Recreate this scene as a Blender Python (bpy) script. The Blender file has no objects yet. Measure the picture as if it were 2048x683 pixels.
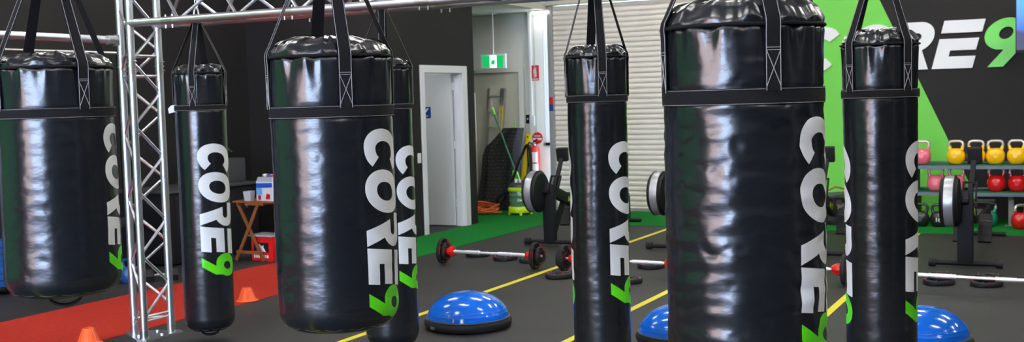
import bpy, bmesh, math, random
from mathutils import Vector, Matrix, noise, geometry
random.seed(7)
PI = math.pi; R_ = math.radians
S = bpy.context.scene
COL = S.collection

# ------------------------------------------------------------------ materials
def mat(name, col, rough=.5, metal=0., bump=0., bscale=40., spec=.5, coat=0., coat_rough=.05, var=0., vscale=8., emit=None, estr=0., trans=0., stretch=None, alpha=1.):
    m = bpy.data.materials.new(name); m.use_nodes = True
    nt = m.node_tree; b = nt.nodes['Principled BSDF']
    b.inputs['Base Color'].default_value = (*col, 1)
    b.inputs['Roughness'].default_value = rough
    b.inputs['Metallic'].default_value = metal
    b.inputs['Specular IOR Level'].default_value = spec
    b.inputs['Coat Weight'].default_value = coat
    b.inputs['Coat Roughness'].default_value = coat_rough
    b.inputs['Transmission Weight'].default_value = trans
    b.inputs['Alpha'].default_value = alpha
    if emit:
        b.inputs['Emission Color'].default_value = (*emit, 1); b.inputs['Emission Strength'].default_value = estr
    if bump or var:
        tc = nt.nodes.new('ShaderNodeTexCoord'); mp = nt.nodes.new('ShaderNodeMapping')
        nt.links.new(tc.outputs['Object'], mp.inputs['Vector'])
        if stretch: mp.inputs['Scale'].default_value = stretch
    if bump:
        n = nt.nodes.new('ShaderNodeTexNoise'); n.inputs['Scale'].default_value = bscale; n.inputs['Detail'].default_value = 4
        bp = nt.nodes.new('ShaderNodeBump'); bp.inputs['Strength'].default_value = bump; bp.inputs['Distance'].default_value = .01
        nt.links.new(mp.outputs[0], n.inputs['Vector']); nt.links.new(n.outputs['Fac'], bp.inputs['Height']); nt.links.new(bp.outputs[0], b.inputs['Normal'])
    if var:
        n = nt.nodes.new('ShaderNodeTexNoise'); n.inputs['Scale'].default_value = vscale; n.inputs['Detail'].default_value = 5
        r = nt.nodes.new('ShaderNodeValToRGB')
        r.color_ramp.elements[0].position = .3; r.color_ramp.elements[1].position = .7
        r.color_ramp.elements[0].color = (*[c * (1 - var) for c in col], 1)
        r.color_ramp.elements[1].color = (*[min(1, c * (1 + var)) for c in col], 1)
        nt.links.new(mp.outputs[0], n.inputs['Vector']); nt.links.new(n.outputs['Fac'], r.inputs[0]); nt.links.new(r.outputs[0], b.inputs['Base Color'])
    return m

def srgb(r, g, b):
    f = lambda c: (c / 255 / 12.92) if c / 255 <= .04045 else ((c / 255 + .055) / 1.055) ** 2.4
    return (f(r), f(g), f(b))

M = {}
M['vinyl'] = mat('black_vinyl', (.006, .0075, .010), rough=.23, spec=.62, bump=.10, bscale=22, stretch=(1, 1, 2.))
M['webbing'] = mat('nylon_webbing', (.007, .007, .008), rough=.8, spec=.15, bump=.25, bscale=320)
M['stitch'] = mat('stitch_thread', srgb(158, 158, 160), rough=.7)
M['print_white'] = mat('white_print', srgb(214, 216, 217), rough=.3, spec=.5)
M['print_green'] = mat('green_print', srgb(84, 200, 22), rough=.3, spec=.5)
M['alu'] = mat('aluminium_tube', (.60, .61, .65), rough=.36, metal=1., bump=.03, bscale=60)
M['steel'] = mat('zinc_steel', (.55, .55, .56), rough=.3, metal=1.)
M['chrome'] = mat('chrome_bar', (.86, .86, .88), rough=.25, metal=.55)
M['blackmetal'] = mat('black_powder_coat', (.006, .006, .008), rough=.55, spec=.22)
M['blackplastic'] = mat('black_plastic', (.009, .009, .011), rough=.5, spec=.2)
M['greyplastic'] = mat('dark_grey_plastic', srgb(58, 60, 64), rough=.45)
M['rubber'] = mat('black_rubber', (.010, .010, .012), rough=.62, spec=.28, bump=.1, bscale=120)
M['red'] = mat('red_plastic', srgb(205, 25, 22), rough=.35)
M['silverband'] = mat('perforated_silver', srgb(172, 174, 180), rough=.35, metal=.6)
M['wall_black'] = mat('charcoal_wall_paint', srgb(26, 24, 24), rough=.7, spec=.3, bump=.05, bscale=200, var=.06, vscale=1.2)
M['wall_white'] = mat('white_wall_paint', srgb(226, 226, 220), rough=.6, bump=.04, bscale=150, var=.03, vscale=2)
M['cream'] = mat('cream_door_paint', srgb(196, 194, 178), rough=.55, var=.03)
M['white_gloss'] = mat('white_gloss_paint', srgb(222, 224, 230), rough=.35)
M['doorleaf'] = mat('door_leaf_paint', srgb(208, 212, 214), rough=.45)
M['wall_green'] = mat('lime_green_wall_paint', srgb(98, 190, 60), rough=.55, bump=.04, bscale=150, var=.04, vscale=1.5)
M['wall_darkgreen'] = mat('dark_green_wall_paint', srgb(52, 138, 58), rough=.6)
M['ceiling'] = mat('ceiling_paint', srgb(200, 200, 196), rough=.8)
M['roller'] = mat('roller_slat_paint', srgb(222, 217, 208), rough=.36, metal=0., var=.04, vscale=3)
M['guide'] = mat('roller_guide_metal', srgb(150, 152, 152), rough=.4, metal=.3)
M['carpet_green'] = mat('green_carpet', srgb(10, 108, 38), rough=.95, bump=.5, bscale=260, var=.16, vscale=30, spec=.15)
M['carpet_red'] = mat('red_carpet', srgb(164, 42, 30), rough=.95, bump=.5, bscale=260, var=.14, vscale=30, spec=.15)
M['yellow_line'] = mat('yellow_floor_tape', srgb(222, 210, 40), rough=.55, var=.05, vscale=20)
M['blue'] = mat('blue_dome_rubber', srgb(10, 104, 222), rough=.14, coat=.2, var=.03, vscale=3)
M['orange'] = mat('orange_cone_plastic', srgb(245, 92, 30), rough=.4)
M['wood'] = mat('tan_wood', srgb(126, 74, 38), rough=.4, var=.25, vscale=12, stretch=(1, 6, 6))
M['kb_yellow'] = mat('yellow_enamel', srgb(244, 190, 8), rough=.28, coat=.5, var=.05)
M['kb_red'] = mat('red_enamel', srgb(200, 18, 24), rough=.25, coat=.5, var=.05)
M['kb_pink'] = mat('pink_enamel', srgb(226, 108, 128), rough=.28, coat=.5, var=.05)
M['kb_black'] = mat('black_enamel', (.012, .012, .013), rough=.35, coat=.3)
M['kb_green'] = mat('teal_enamel', srgb(10, 120, 88), rough=.3, coat=.4)
M['kb_handle'] = mat('brushed_handle_steel', srgb(196, 192, 186), rough=.38, metal=.7)
M['rackgrey'] = mat('rack_grey_paint', srgb(86, 98, 112), rough=.45)
M['rackpost'] = mat('rack_post_paint', srgb(132, 134, 136), rough=.45)
M['racknavy'] = mat('rack_dark_paint', srgb(24, 28, 40), rough=.5)
M['shelfgreen'] = mat('green_shelf_mat', srgb(14, 92, 50), rough=.9, bump=.3, bscale=200)
M['lime'] = mat('lime_plastic', srgb(186, 218, 30), rough=.35)
M['limegreen'] = mat('bright_green_plastic', srgb(110, 215, 30), rough=.45)
M['darkgreen'] = mat('dark_green_handle', srgb(14, 92, 58), rough=.4)
M['yellow_plastic'] = mat('yellow_plastic', srgb(226, 200, 24), rough=.45)
M['tank'] = mat('tinted_tank', srgb(78, 118, 88), rough=.12, metal=.0, coat=.6)
M['cord'] = mat('orange_cord', srgb(206, 96, 40), rough=.5)
M['fabric'] = mat('black_fabric', (.012, .012, .013), rough=.85, bump=.3, bscale=60)
M['fabric_dot'] = mat('white_fabric_print', srgb(135, 135, 138), rough=.85)
M['signred'] = mat('sign_red', srgb(200, 22, 34), rough=.4)
M['signwhite'] = mat('sign_white', srgb(228, 228, 228), rough=.4)
M['signblue'] = mat('sign_blue', srgb(14, 62, 130), rough=.4)
M['boxwhite'] = mat('carton_white', srgb(214, 218, 226), rough=.5)
M['boxblue'] = mat('carton_blue', srgb(36, 84, 190), rough=.45)
M['boxlight'] = mat('carton_light_blue', srgb(104, 178, 226), rough=.45)
M['tub'] = mat('frosted_plastic', srgb(176, 178, 186), rough=.3)
M['blue_pad'] = mat('blue_foam', srgb(22, 84, 165), rough=.5, var=.2, vscale=10)
M['blue_bell'] = mat('blue_coating', srgb(28, 72, 130), rough=.4)
M['concrete'] = mat('outside_concrete', srgb(132, 132, 150), rough=.9, var=.08, vscale=2)
M['outside_pink'] = mat('pink_reflection_paint', srgb(226, 196, 180), rough=.9, var=.08)
M['exit_green'] = mat('lit_green_panel', srgb(0, 150, 80), rough=.4, emit=srgb(0, 180, 95), estr=.9)
M['exit_white'] = mat('lit_white_panel', srgb(235, 255, 245), rough=.4, emit=(.92, 1, .96), estr=2.0)
M['tube'] = mat('lit_tube', (1, 1, 1), rough=.4, emit=(1, .97, .93), estr=85)
M['soffit_tube'] = mat('lit_small_tube', (1, 1, 1), rough=.4, emit=(1, .97, .9), estr=16)
M['side_fill'] = mat('side_fill_glow', (1, 1, 1), rough=.4, emit=(.95, .98, 1), estr=42)

# rubber floor with tile seams and light speckles
def rubber_floor():
    m = bpy.data.materials.new('rubber_tile_floor'); m.use_nodes = True
    nt = m.node_tree; b = nt.nodes['Principled BSDF']; L = nt.links.new
    tc = nt.nodes.new('ShaderNodeTexCoord')
    mp = nt.nodes.new('ShaderNodeMapping'); mp.inputs['Location'].default_value = (.24, -.06, 0)
    L(tc.outputs['Object'], mp.inputs[0])
    br = nt.nodes.new('ShaderNodeTexBrick'); br.offset = 0; br.squash = 1
    br.inputs['Scale'].default_value = 1; br.inputs['Brick Width'].default_value = 1.; br.inputs['Row Height'].default_value = 1.
    br.inputs['Mortar Size'].default_value = .004; br.inputs['Mortar Smooth'].default_value = .1
    c = srgb(42, 41, 41); d = srgb(39, 38, 38)
    br.inputs['Color1'].default_value = (*c, 1); br.inputs['Color2'].default_value = (*d, 1); br.inputs['Mortar'].default_value = (.008, .008, .008, 1)
    L(mp.outputs[0], br.inputs['Vector'])
    n = nt.nodes.new('ShaderNodeTexNoise'); n.inputs['Scale'].default_value = 1.4; n.inputs['Detail'].default_value = 6
    L(tc.outputs['Object'], n.inputs['Vector'])
    r = nt.nodes.new('ShaderNodeValToRGB'); r.color_ramp.elements[0].color = (.72, .7, .68, 1); r.color_ramp.elements[1].color = (1.2, 1.2, 1.2, 1)
    r.color_ramp.elements[0].position = .3; r.color_ramp.elements[1].position = .7
    L(n.outputs['Fac'], r.inputs[0])
    mx = nt.nodes.new('ShaderNodeMixRGB'); mx.blend_type = 'MULTIPLY'; mx.inputs[0].default_value = 1
    L(br.outputs['Color'], mx.inputs[1]); L(r.outputs[0], mx.inputs[2]); L(mx.outputs[0], b.inputs['Base Color'])
    n2 = nt.nodes.new('ShaderNodeTexNoise'); n2.inputs['Scale'].default_value = 180
    L(tc.outputs['Object'], n2.inputs['Vector'])
    bp = nt.nodes.new('ShaderNodeBump'); bp.inputs['Strength'].default_value = .25; bp.inputs['Distance'].default_value = .004
    L(n2.outputs['Fac'], bp.inputs['Height']); L(bp.outputs[0], b.inputs['Normal'])
    b.inputs['Roughness'].default_value = .62; b.inputs['Specular IOR Level'].default_value = .35
    return m
M['floor'] = rubber_floor()

# TV picture: a blue gradient shown by the lit screen itself
def tv_mat():
    m = bpy.data.materials.new('lit_screen'); m.use_nodes = True
    nt = m.node_tree; b = nt.nodes['Principled BSDF']; L = nt.links.new
    tc = nt.nodes.new('ShaderNodeTexCoord'); sp = nt.nodes.new('ShaderNodeSeparateXYZ'); L(tc.outputs['Object'], sp.inputs[0])
    n = nt.nodes.new('ShaderNodeTexNoise'); n.inputs['Scale'].default_value = 6; L(tc.outputs['Object'], n.inputs['Vector'])
    a = nt.nodes.new('ShaderNodeMath'); a.operation = 'MULTIPLY_ADD'; a.inputs[1].default_value = .12; L(n.outputs['Fac'], a.inputs[0]); L(sp.outputs['Z'], a.inputs[2])
    mr = nt.nodes.new('ShaderNodeMapRange'); mr.inputs[1].default_value = -.28; mr.inputs[2].default_value = .3; L(a.outputs[0], mr.inputs[0])
    r = nt.nodes.new('ShaderNodeValToRGB')
    e = r.color_ramp.elements
    e[0].position = 0; e[0].color = (*srgb(8, 14, 60), 1)
    e[1].position = 1; e[1].color = (*srgb(70, 170, 250), 1)
    x = e.new(.42); x.color = (*srgb(12, 22, 90), 1)
    x = e.new(.5); x.color = (*srgb(36, 98, 225), 1)
    L(mr.outputs[0], r.inputs[0]); L(r.outputs[0], b.inputs['Emission Color']); b.inputs['Emission Strength'].default_value = 1.1
    b.inputs['Base Color'].default_value = (.01, .01, .02, 1); b.inputs['Roughness'].default_value = .3
    return m
M['screen'] = tv_mat()

# ------------------------------------------------------------------ helpers
def tag(o, label=None, cat=None, group=None, kind=None):
    if label: o['label'] = label
    if cat: o['category'] = cat
    if group: o['group'] = group
    if kind: o['kind'] = kind
    return o
def empty(name, loc=(0, 0, 0), rz=0., label=None, cat=None, group=None):
    o = bpy.data.objects.new(name, None); COL.objects.link(o); o.location = loc; o.rotation_euler.z = rz
    o.empty_display_size = .05
    return tag(o, label, cat, group)
def obj(name, bm, m, parent=None, smooth=True, loc=None):
    me = bpy.data.meshes.new(name)
    bmesh.ops.recalc_face_normals(bm, faces=bm.faces)
    bm.to_mesh(me); bm.free()
    ms = m if isinstance(m, (list, tuple)) else [m]
    for x in ms: me.materials.append(M[x] if isinstance(x, str) else x)
    if smooth:
        for p in me.polygons: p.use_smooth = True
        try: me.set_sharp_from_angle(angle=R_(38))
        except Exception: pass
    o = bpy.data.objects.new(name, me); COL.objects.link(o)
    if parent: o.parent = parent
    if loc: o.location = loc
    return o
def copy_tree(o, parent=None):
    c = o.copy(); COL.objects.link(c)
    if parent: c.parent = parent
    for ch in list(o.children): copy_tree(ch, c)
    return c
def B(): return bmesh.new()
def box(bm, c, s, rot=None, bev=0., mi=0):
    r = bmesh.ops.create_cube(bm, size=1)
    vs = r['verts']; bmesh.ops.scale(bm, vec=s, verts=vs)
    if bev:
        es = list({e for v in vs for e in v.link_edges})
        q = bmesh.ops.bevel(bm, geom=es, offset=bev, segments=2, affect='EDGES', profile=.7)
        vs = list({v for f in q['faces'] for v in f.verts} | {v for v in vs if v.is_valid})
    if rot is not None: bmesh.ops.rotate(bm, cent=(0, 0, 0), matrix=rot, verts=vs)
    bmesh.ops.translate(bm, vec=c, verts=vs)
    for f in {f for v in vs for f in v.link_faces}: f.material_index = mi
    return vs
def cbox(bm, a, b, bev=0., mi=0):
    a = Vector(a); b = Vector(b)
    return box(bm, (a + b) / 2, [abs(b[i] - a[i]) for i in range(3)], bev=bev, mi=mi)
def rotm(x=0, y=0, z=0):
    return Matrix.Rotation(z, 3, 'Z') @ Matrix.Rotation(y, 3, 'Y') @ Matrix.Rotation(x, 3, 'X')
def beam(bm, a, b, w, h, up=(0, 0, 1), bev=0., mi=0):
    a = Vector(a); b = Vector(b); d = b - a; L = d.length; d.normalize()
    up = Vector(up)
    if abs(d.dot(up)) > .98: up = Vector((0, 1, 0))
    x = d.cross(up).normalized(); y = x.cross(d).normalized()
    m = Matrix((x, y, d)).transposed()
    return box(bm, (a + b) / 2, (w, h, L), rot=m, bev=bev, mi=mi)
def tube(bm, pts, r, n=10, closed=False, caps=True, mi=0, rad=None):
    pts = [Vector(p) for p in pts]; N = len(pts); rings = []
    prev = None
    for i, p in enumerate(pts):
        if closed: t = (pts[(i + 1) % N] - pts[i - 1])
        elif i == 0: t = pts[1] - pts[0]
        elif i == N - 1: t = pts[-1] - pts[-2]
        else: t = (pts[i + 1] - pts[i]).normalized() + (pts[i] - pts[i - 1]).normalized()
        t.normalize()
        if prev is None:
            a = Vector((0, 0, 1)) if abs(t.z) < .9 else Vector((1, 0, 0))
            u = t.cross(a).normalized()
        else:
            u = (prev - t * prev.dot(t)).normalized()
        prev = u; v = t.cross(u)
        rr = rad[i] if rad else r
        rings.append([bm.verts.new(p + (u * math.cos(2 * PI * k / n) + v * math.sin(2 * PI * k / n)) * rr) for k in range(n)])
    fs = []
    for i in range(N if closed else N - 1):
        A = rings[i]; C = rings[(i + 1) % N]
        for k in range(n): fs.append(bm.faces.new((A[k], A[(k + 1) % n], C[(k + 1) % n], C[k])))
    if caps and not closed:
        fs.append(bm.faces.new(rings[0][::-1])); fs.append(bm.faces.new(rings[-1]))
    for f in fs: f.material_index = mi
    return [v for r2 in rings for v in r2]
def cyl(bm, a, b, r, n=20, mi=0): return tube(bm, [a, b], r, n=n, mi=mi)
def lathe(bm, prof, n=32, c=(0, 0, 0), axis='Z', mi=0, fn=None, a0=0., a1=2 * PI):
    """prof: list of (r, h)"""
    full = abs(a1 - a0 - 2 * PI) < 1e-6; rings = []; vs = []
    cols = n if full else n + 1
    for r, h in prof:
        ring = []
        for k in range(cols):
            a = a0 + (a1 - a0) * k / n
            rr = r if fn is None else fn(r, h, a)
            p = (rr * math.cos(a), rr * math.sin(a), h)
            if axis == 'X': p = (p[2], p[0], p[1])
            elif axis == 'Y': p = (p[0], p[2], p[1])
            ring.append(bm.verts.new((p[0] + c[0], p[1] + c[1], p[2] + c[2])))
        rings.append(ring); vs += ring
    for i in range(len(prof) - 1):
        A, C = rings[i], rings[i + 1]
        for k in range(n if full else n):
            k2 = (k + 1) % cols if full else k + 1
            f = bm.faces.new((A[k], A[k2], C[k2], C[k])); f.material_index = mi
    bmesh.ops.remove_doubles(bm, verts=vs, dist=1e-6)
    return vs
def prism(bm, poly, t, mp, mi=0):
    """extrude 2D polygon poly by t; mp(u,v,w)->xyz"""
    a = [bm.verts.new(mp(u, v, 0)) for u, v in poly]; b = [bm.verts.new(mp(u, v, t)) for u, v in poly]
    f1 = bm.faces.new(a); f2 = bm.faces.new(b[::-1]); n = len(poly); fs = [f1, f2]
    for i in range(n): fs.append(bm.faces.new((a[i], b[i], b[(i + 1) % n], a[(i + 1) % n])))
    for f in fs: f.material_index = mi
    bmesh.ops.triangulate(bm, faces=[f1, f2])
def struct(name, bm, m, parent=None, smooth=False):
    o = obj(name, bm, m, parent, smooth=smooth)
    if parent is None: o['kind'] = 'structure'
    return o
def inpoly(x, y, P):
    r = False; n = len(P); j = n - 1
    for i in range(n):
        if (P[i][1] > y) != (P[j][1] > y) and x < (P[j][0] - P[i][0]) * (y - P[i][1]) / (P[j][1] - P[i][1]) + P[i][0]: r = not r
        j = i
    return r

# ------------------------------------------------------------------ lettering
def arc(cx, cy, rx, ry, a, b, n=24, e=1.):
    out = []
    for i in range(n + 1):
        t = R_(a + (b - a) * i / n); c, s = math.cos(t), math.sin(t)
        out.append((cx + rx * math.copysign(abs(c) ** e, c), cy + ry * math.copysign(abs(s) ** e, s)))
    return out
def glyph(ch, w):
    """upright glyph of height 1 and width w: list of (outer, [holes])"""
    if ch == 'O':
        st = .275 * w / .76 * .78
        return [(arc(w / 2, .5, w / 2, .5, 0, 360, 48, .93)[:-1], [arc(w / 2, .5, w / 2 - max(st, .2), .24, 0, 360, 36, .93)[:-1]])]
    if ch == 'C':
        W = w * 1.1; cx = W / 2; al = 39
        outer = arc(cx, .5, W / 2, .5, al, 360 - al, 48, .93)
        ri = W / 2 - .215
        inner = arc(cx, .5, ri, .245, 360 - al - 4, al + 4, 36, .93)
        return [(outer + inner, [])]
    if ch == 'R':
        k = w / .62
        p = [(0, .77), (0, 1), (.33 * k, 1)] + arc(.33 * k, .685, .27 * k, .315, 85, -62, 20) + [(.64 * k, 0), (.36 * k, 0), (.12 * k, .60), (.31 * k, .60)]
        p += arc(.31 * k, .685, .085 * k, .085, -80, 80, 10) + [(.31 * k, .77)]
        return [(p, [])]
    if ch == 'E':
        s = .26 * w / .63 if w < .7 else .27
        return [([(0, 0), (w, 0), (w, .25), (s, .25), (s, .375), (w * .97, .375), (w * .97, .62), (0, .62)], []), ([(0, .74), (w, .74), (w, 1), (0, 1)], [])]
    if ch == '9':
        k = w / .78
        p = [(.22, 0), (.53, 0), (.745, .33)] + arc(.39, .675, .39, .325, -28, 256, 40) + [(.45, .352)]
        return [([(a * k, b) for a, b in p], [arc(.41 * k, .69, .135 * k, .125, 0, 360, 28)[:-1]])]
def tess(outer, holes, step):
    xs = [p[0] for p in outer]; ys = [p[1] for p in outer]
    def dens(P):
        out = []
        for i in range(len(P)):
            a, b = P[i], P[(i + 1) % len(P)]; d = math.dist(a, b); n = max(1, math.ceil(d / step))
            out += [(a[0] + (b[0] - a[0]) * k / n, a[1] + (b[1] - a[1]) * k / n) for k in range(n)]
        return out
    loops = [dens(outer)] + [dens(h) for h in holes]
    V = []; Ed = []
    for P in loops:
        s = len(V); V += [Vector(p) for p in P]; Ed += [(s + i, s + (i + 1) % len(P)) for i in range(len(P))]
    x = min(xs) + step / 2
    while x < max(xs):
        y = min(ys) + step / 2
        while y < max(ys):
            if inpoly(x, y, outer) and not any(inpoly(x, y, h) for h in holes): V.append(Vector((x, y)))
            y += step
        x += step
    r = geometry.delaunay_2d_cdt(V, Ed, [], 0, 1e-5)
    F = []
    for f in r[2]:
        cx = sum(r[0][i][0] for i in f) / 3; cy = sum(r[0][i][1] for i in f) / 3
        if inpoly(cx, cy, outer) and not any(inpoly(cx, cy, h) for h in holes): F.append(f)
    return r[0], F
def draw_glyph(bm, ch, w, slant, mp, mi, step=.08, thick=None):
    for outer, holes in glyph(ch, w):
        outer = [(u + slant * v, v) for u, v in outer]; holes = [[(u + slant * v, v) for u, v in h] for h in holes]
        V, F = tess(outer, holes, step)
        if thick is None:
            vs = [bm.verts.new(mp(p[0], p[1], 0)) for p in V]
            for f in F:
                try: bm.faces.new([vs[i] for i in f]).material_index = mi
                except ValueError: pass
        else:
            f0 = [bm.verts.new(mp(p[0], p[1], thick)) for p in V]; f1 = [bm.verts.new(mp(p[0], p[1], 0)) for p in V]
            cnt = {}
            for f in F:
                bm.faces.new([f0[i] for i in f]).material_index = mi
                bm.faces.new([f1[i] for i in reversed(f)]).material_index = mi
                for a, b in ((f[0], f[1]), (f[1], f[2]), (f[2], f[0])):
                    cnt.setdefault((min(a, b), max(a, b)), []).append((a, b))
            for k, v in cnt.items():
                if len(v) == 1:
                    a, b = v[0]; bm.faces.new((f0[b], f0[a], f1[a], f1[b])).material_index = mi
LOGO = [('C', -.075, .70, 0), ('O', .64, .76, 0), ('R', 1.385, .62, 0), ('E', 2.05, .63, 0), ('9', 2.675, .585, 1)]

# ------------------------------------------------------------------ punching bags
def punching_bag(X, Y, R, zs, zt, zb0, zb1, zbot, apex, hang, s0, logos, label, group, seed, dent=1., taper=0., loop=False, tagged=False, sw=.052):
    root = empty('punching_bag', (X, Y, 0), 0, label, 'punching bag', group)
    off = Vector((seed * 3.1, seed * 1.7, 0))
    H = zs - zbot
    def rad(a, z):
        t = (zs - z) / H
        r = R * (1 - taper * min(1, t * 1.6))
        c = .09
        if z < zbot + c: r -= c * .9 * (1 - math.sqrt(max(0, 1 - ((zbot + c - z) / c) ** 2)))
        k = math.exp(-max(0, zs - z) / .055)
        r += .0055 * k * (math.cos(11 * a + seed) + .8 * math.cos(17 * a + 2.3 * seed) + .5 * math.sin(29 * a + seed))
        if abs(z - zs) < .012: r -= .006 * (1 - abs(z - zs) / .012)
        P = Vector((math.cos(a) * R * 5, math.sin(a) * R * 5, z * 4)) + off
        r += .0035 * (noise.noise(P * .8))
        f = dent * min(1, max(0, (zs - z) / .25))
        r += .0021 * f * noise.noise(Vector((math.cos(a) * R * 9, math.sin(a) * R * 9, z * 26)) + off)
        w = noise.noise(Vector((math.cos(a) * R * 22, math.sin(a) * R * 22, z * 30)) + off * 2)
        r -= .0030 * f * max(0, w - .22)
        if zb0 - .004 < z < zb1 + .004: r -= .002
        return r
    n = 176
    bm = B()
    zsn = [zbot + .0005] + [zbot + .09 * (1 - math.cos(PI / 2 * i / 10)) for i in range(1, 11)]
    z = zbot + .096
    while z < zs - .005: zsn.append(z); z += .0085
    zsn += [zs - .003, zs]
    rings = []
    for z in zsn: rings.append([bm.verts.new((rad(2 * PI * k / n, z) * math.cos(2 * PI * k / n), rad(2 * PI * k / n, z) * math.sin(2 * PI * k / n), z)) for k in range(n)])
    for i in range(len(rings) - 1):
        for k in range(n): bm.faces.new((rings[i][k], rings[i][(k + 1) % n], rings[i + 1][(k + 1) % n], rings[i + 1][k]))
    inner = [[bm.verts.new((v.co.x * q, v.co.y * q, zbot - .004 * (1 - q))) for v in rings[0]] for q in (.93, .5)]
    for A, C in ((rings[0], inner[0]), (inner[0], inner[1])):
        for k in range(n): bm.faces.new((A[k], C[k], C[(k + 1) % n], A[(k + 1) % n]))
    bm.faces.new(inner[1])
    obj('bag_body', bm, 'vinyl', root)
    # seam round the bottom edge
    bm = B(); tube(bm, [((rad(2 * PI * k / 72, zbot + .022) + .001) * math.cos(2 * PI * k / 72), (rad(2 * PI * k / 72, zbot + .022) + .001) * math.sin(2 * PI * k / 72), zbot + .022 + .003 * math.sin(5 * k)) for k in range(72)], .0009, n=5, closed=True)
    tag(obj('bottom_stitching', bm, 'greyplastic', root), 'pale thread round the bottom edge')
    # cap
    h = zt - zs; bm = B()
    prof = [(1.0, -.004), (1.012, .006), (1.006, .02), (.985, h * .32), (.93, h * .56), (.82, h * .78), (.66, h * .92), (.45, h), (.2, h * .99), (.001, h * .97)]
    fine = []
    for i in range(len(prof) - 1):
        for q in range(3): fine.append((prof[i][0] + (prof[i + 1][0] - prof[i][0]) * q / 3, prof[i][1] + (prof[i + 1][1] - prof[i][1]) * q / 3))
    fine.append(prof[-1]); rr = []
    for f, dz in fine:
        ring = []
        for k in range(n):
            a = 2 * PI * k / n
            wv = .010 * noise.noise(Vector((math.cos(a) * 3, math.sin(a) * 3, f * 2 + seed))) + .004 * math.cos(13 * a + seed) * (1 - abs(f - .9) * 1.5 if f > .3 else 0) + .006 * noise.noise(Vector((math.cos(a) * 9, math.sin(a) * 9, f + seed)))
            e = max(0, min(1, dz / .02))
            ring.append(bm.verts.new(((f * R + wv * e * .5) * math.cos(a), (f * R + wv * e * .5) * math.sin(a), zs + dz + wv * e * min(1, f * 2))))
        rr.append(ring)
    for i in range(len(rr) - 1):
        for k in range(n): bm.faces.new((rr[i][k], rr[i][(k + 1) % n], rr[i + 1][(k + 1) % n], rr[i + 1][k]))
    bm.faces.new(rr[-1])
    obj('top_cap', bm, 'vinyl', root)
    bm = B(); tube(bm, [((R + .006) * math.cos(2 * PI * k / 96), (R + .006) * math.sin(2 * PI * k / 96), zs + .0015 + .004 * noise.noise(Vector((k * .13, seed, 0)))) for k in range(96)], .0052, n=8, closed=True)
    obj('piping', bm, 'webbing', root)
    # band
    bm = B(); lathe(bm, [(R * (1 - taper * .1) - .001, zb0), (R + .0045, zb0 + .001), (R + .0055, (zb0 + zb1) / 2), (R + .0045, zb1 - .001), (R * (1 - taper * .1) - .001, zb1)], n=96)
    band = obj('band', bm, 'webbing', root)
    bm = B()
    for zz in (zb0 + .004, zb1 - .004):
        for k in range(0, 240):
            a = 2 * PI * k / 240; a2 = 2 * PI * (k + .72) / 240; r = R + .0062
            beam(bm, (r * math.cos(a), r * math.sin(a), zz), (r * math.cos(a2), r * math.sin(a2), zz), .0022, .0012)
    tag(obj('stitching', bm, 'stitch', band, smooth=False), 'pale thread lines along both edges of the band')
    # straps
    for q in range(4):
        a = R_(s0 + 90 * q); er = Vector((math.cos(a), math.sin(a), 0)); et = Vector((-math.sin(a), math.cos(a), 0))
        path = [(R + .0065, zb1 - .01), (R + .0065, zb1 + .05), (R + .0075, zs - .03), (R + .010, zs), (R + .006, zs + .022)]
        ex = R * .985; top = apex - .01
        path += [(ex + (.028 - ex) * t, zs + .04 + (top - zs - .04) * t) for t in [i / 10 for i in range(0, 11)]]
        pts = [er * p[0] + Vector((0, 0, p[1])) for p in path]
        W = [sw] * 6 + [sw - (sw - .040) * i / 10 for i in range(0, 10)]
        while len(W) < len(pts): W.append(.040)
        bm = B(); tv = []
        for i, p in enumerate(pts):
            d = (pts[min(i + 1, len(pts) - 1)] - pts[max(i - 1, 0)]).normalized(); nn = et.cross(d).normalized()
            if nn.dot(er) < 0: nn = -nn
            w = W[i] / 2
            tv.append([bm.verts.new(p + et * s * w + nn * o) for s, o in ((-1, 0), (-1, .003), (1, .003), (1, 0))])
        for i in range(len(tv) - 1):
            for k in range(4): bm.faces.new((tv[i][k], tv[i][(k + 1) % 4], tv[i + 1][(k + 1) % 4], tv[i + 1][k]))
        bm.faces.new(tv[0]); bm.faces.new(tv[-1][::-1])
        st = obj('strap', bm, 'webbing', root)
        bm = B()
        for s in (-1, 1):
            for i in range(len(pts) - 1):
                d = (pts[i + 1] - pts[i]).normalized(); nn = et.cross(d).normalized()
                if nn.dot(er) < 0: nn = -nn
                beam(bm, pts[i] + et * s * (W[i] / 2 - .003) + nn * .0035, pts[i + 1] + et * s * (W[i + 1] / 2 - .003) + nn * .0035, .0016, .0012)
        r3 = R + .0108; za = zb1 + .004; zc = zb1 + .115; hw = sw / 2 - .003
        for p0, p1 in (((-hw, zc), (hw, zc)), ((-hw, zc + .008), (hw, zc + .008)), ((-hw, za), (hw, zc)), ((hw, za), (-hw, zc))):
            beam(bm, er * r3 + et * p0[0] + Vector((0, 0, p0[1])), er * r3 + et * p1[0] + Vector((0, 0, p1[1])), .0022, .0016)
        tag(obj('stitching', bm, 'stitch', st, smooth=False), 'pale cross stitched box and edge lines')
    # ring, carabiner, chain
    bm = B(); tube(bm, [(.036 * math.cos(2 * PI * k / 28), .036 * math.sin(2 * PI * k / 28), apex - .004) for k in range(28)], .0055, n=8, closed=True)
    obj('steel_ring', bm, 'steel', root)
    bm = B(); zc = apex + .045
    tube(bm, [(.02 * math.cos(2 * PI * k / 28), .0, zc + .05 * math.sin(2 * PI * k / 28)) for k in range(28)], .006, n=8, closed=True)
    obj('carabiner', bm, 'steel', root)
    bm = B(); zz = zc + .05 + .012; i = 0
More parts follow.
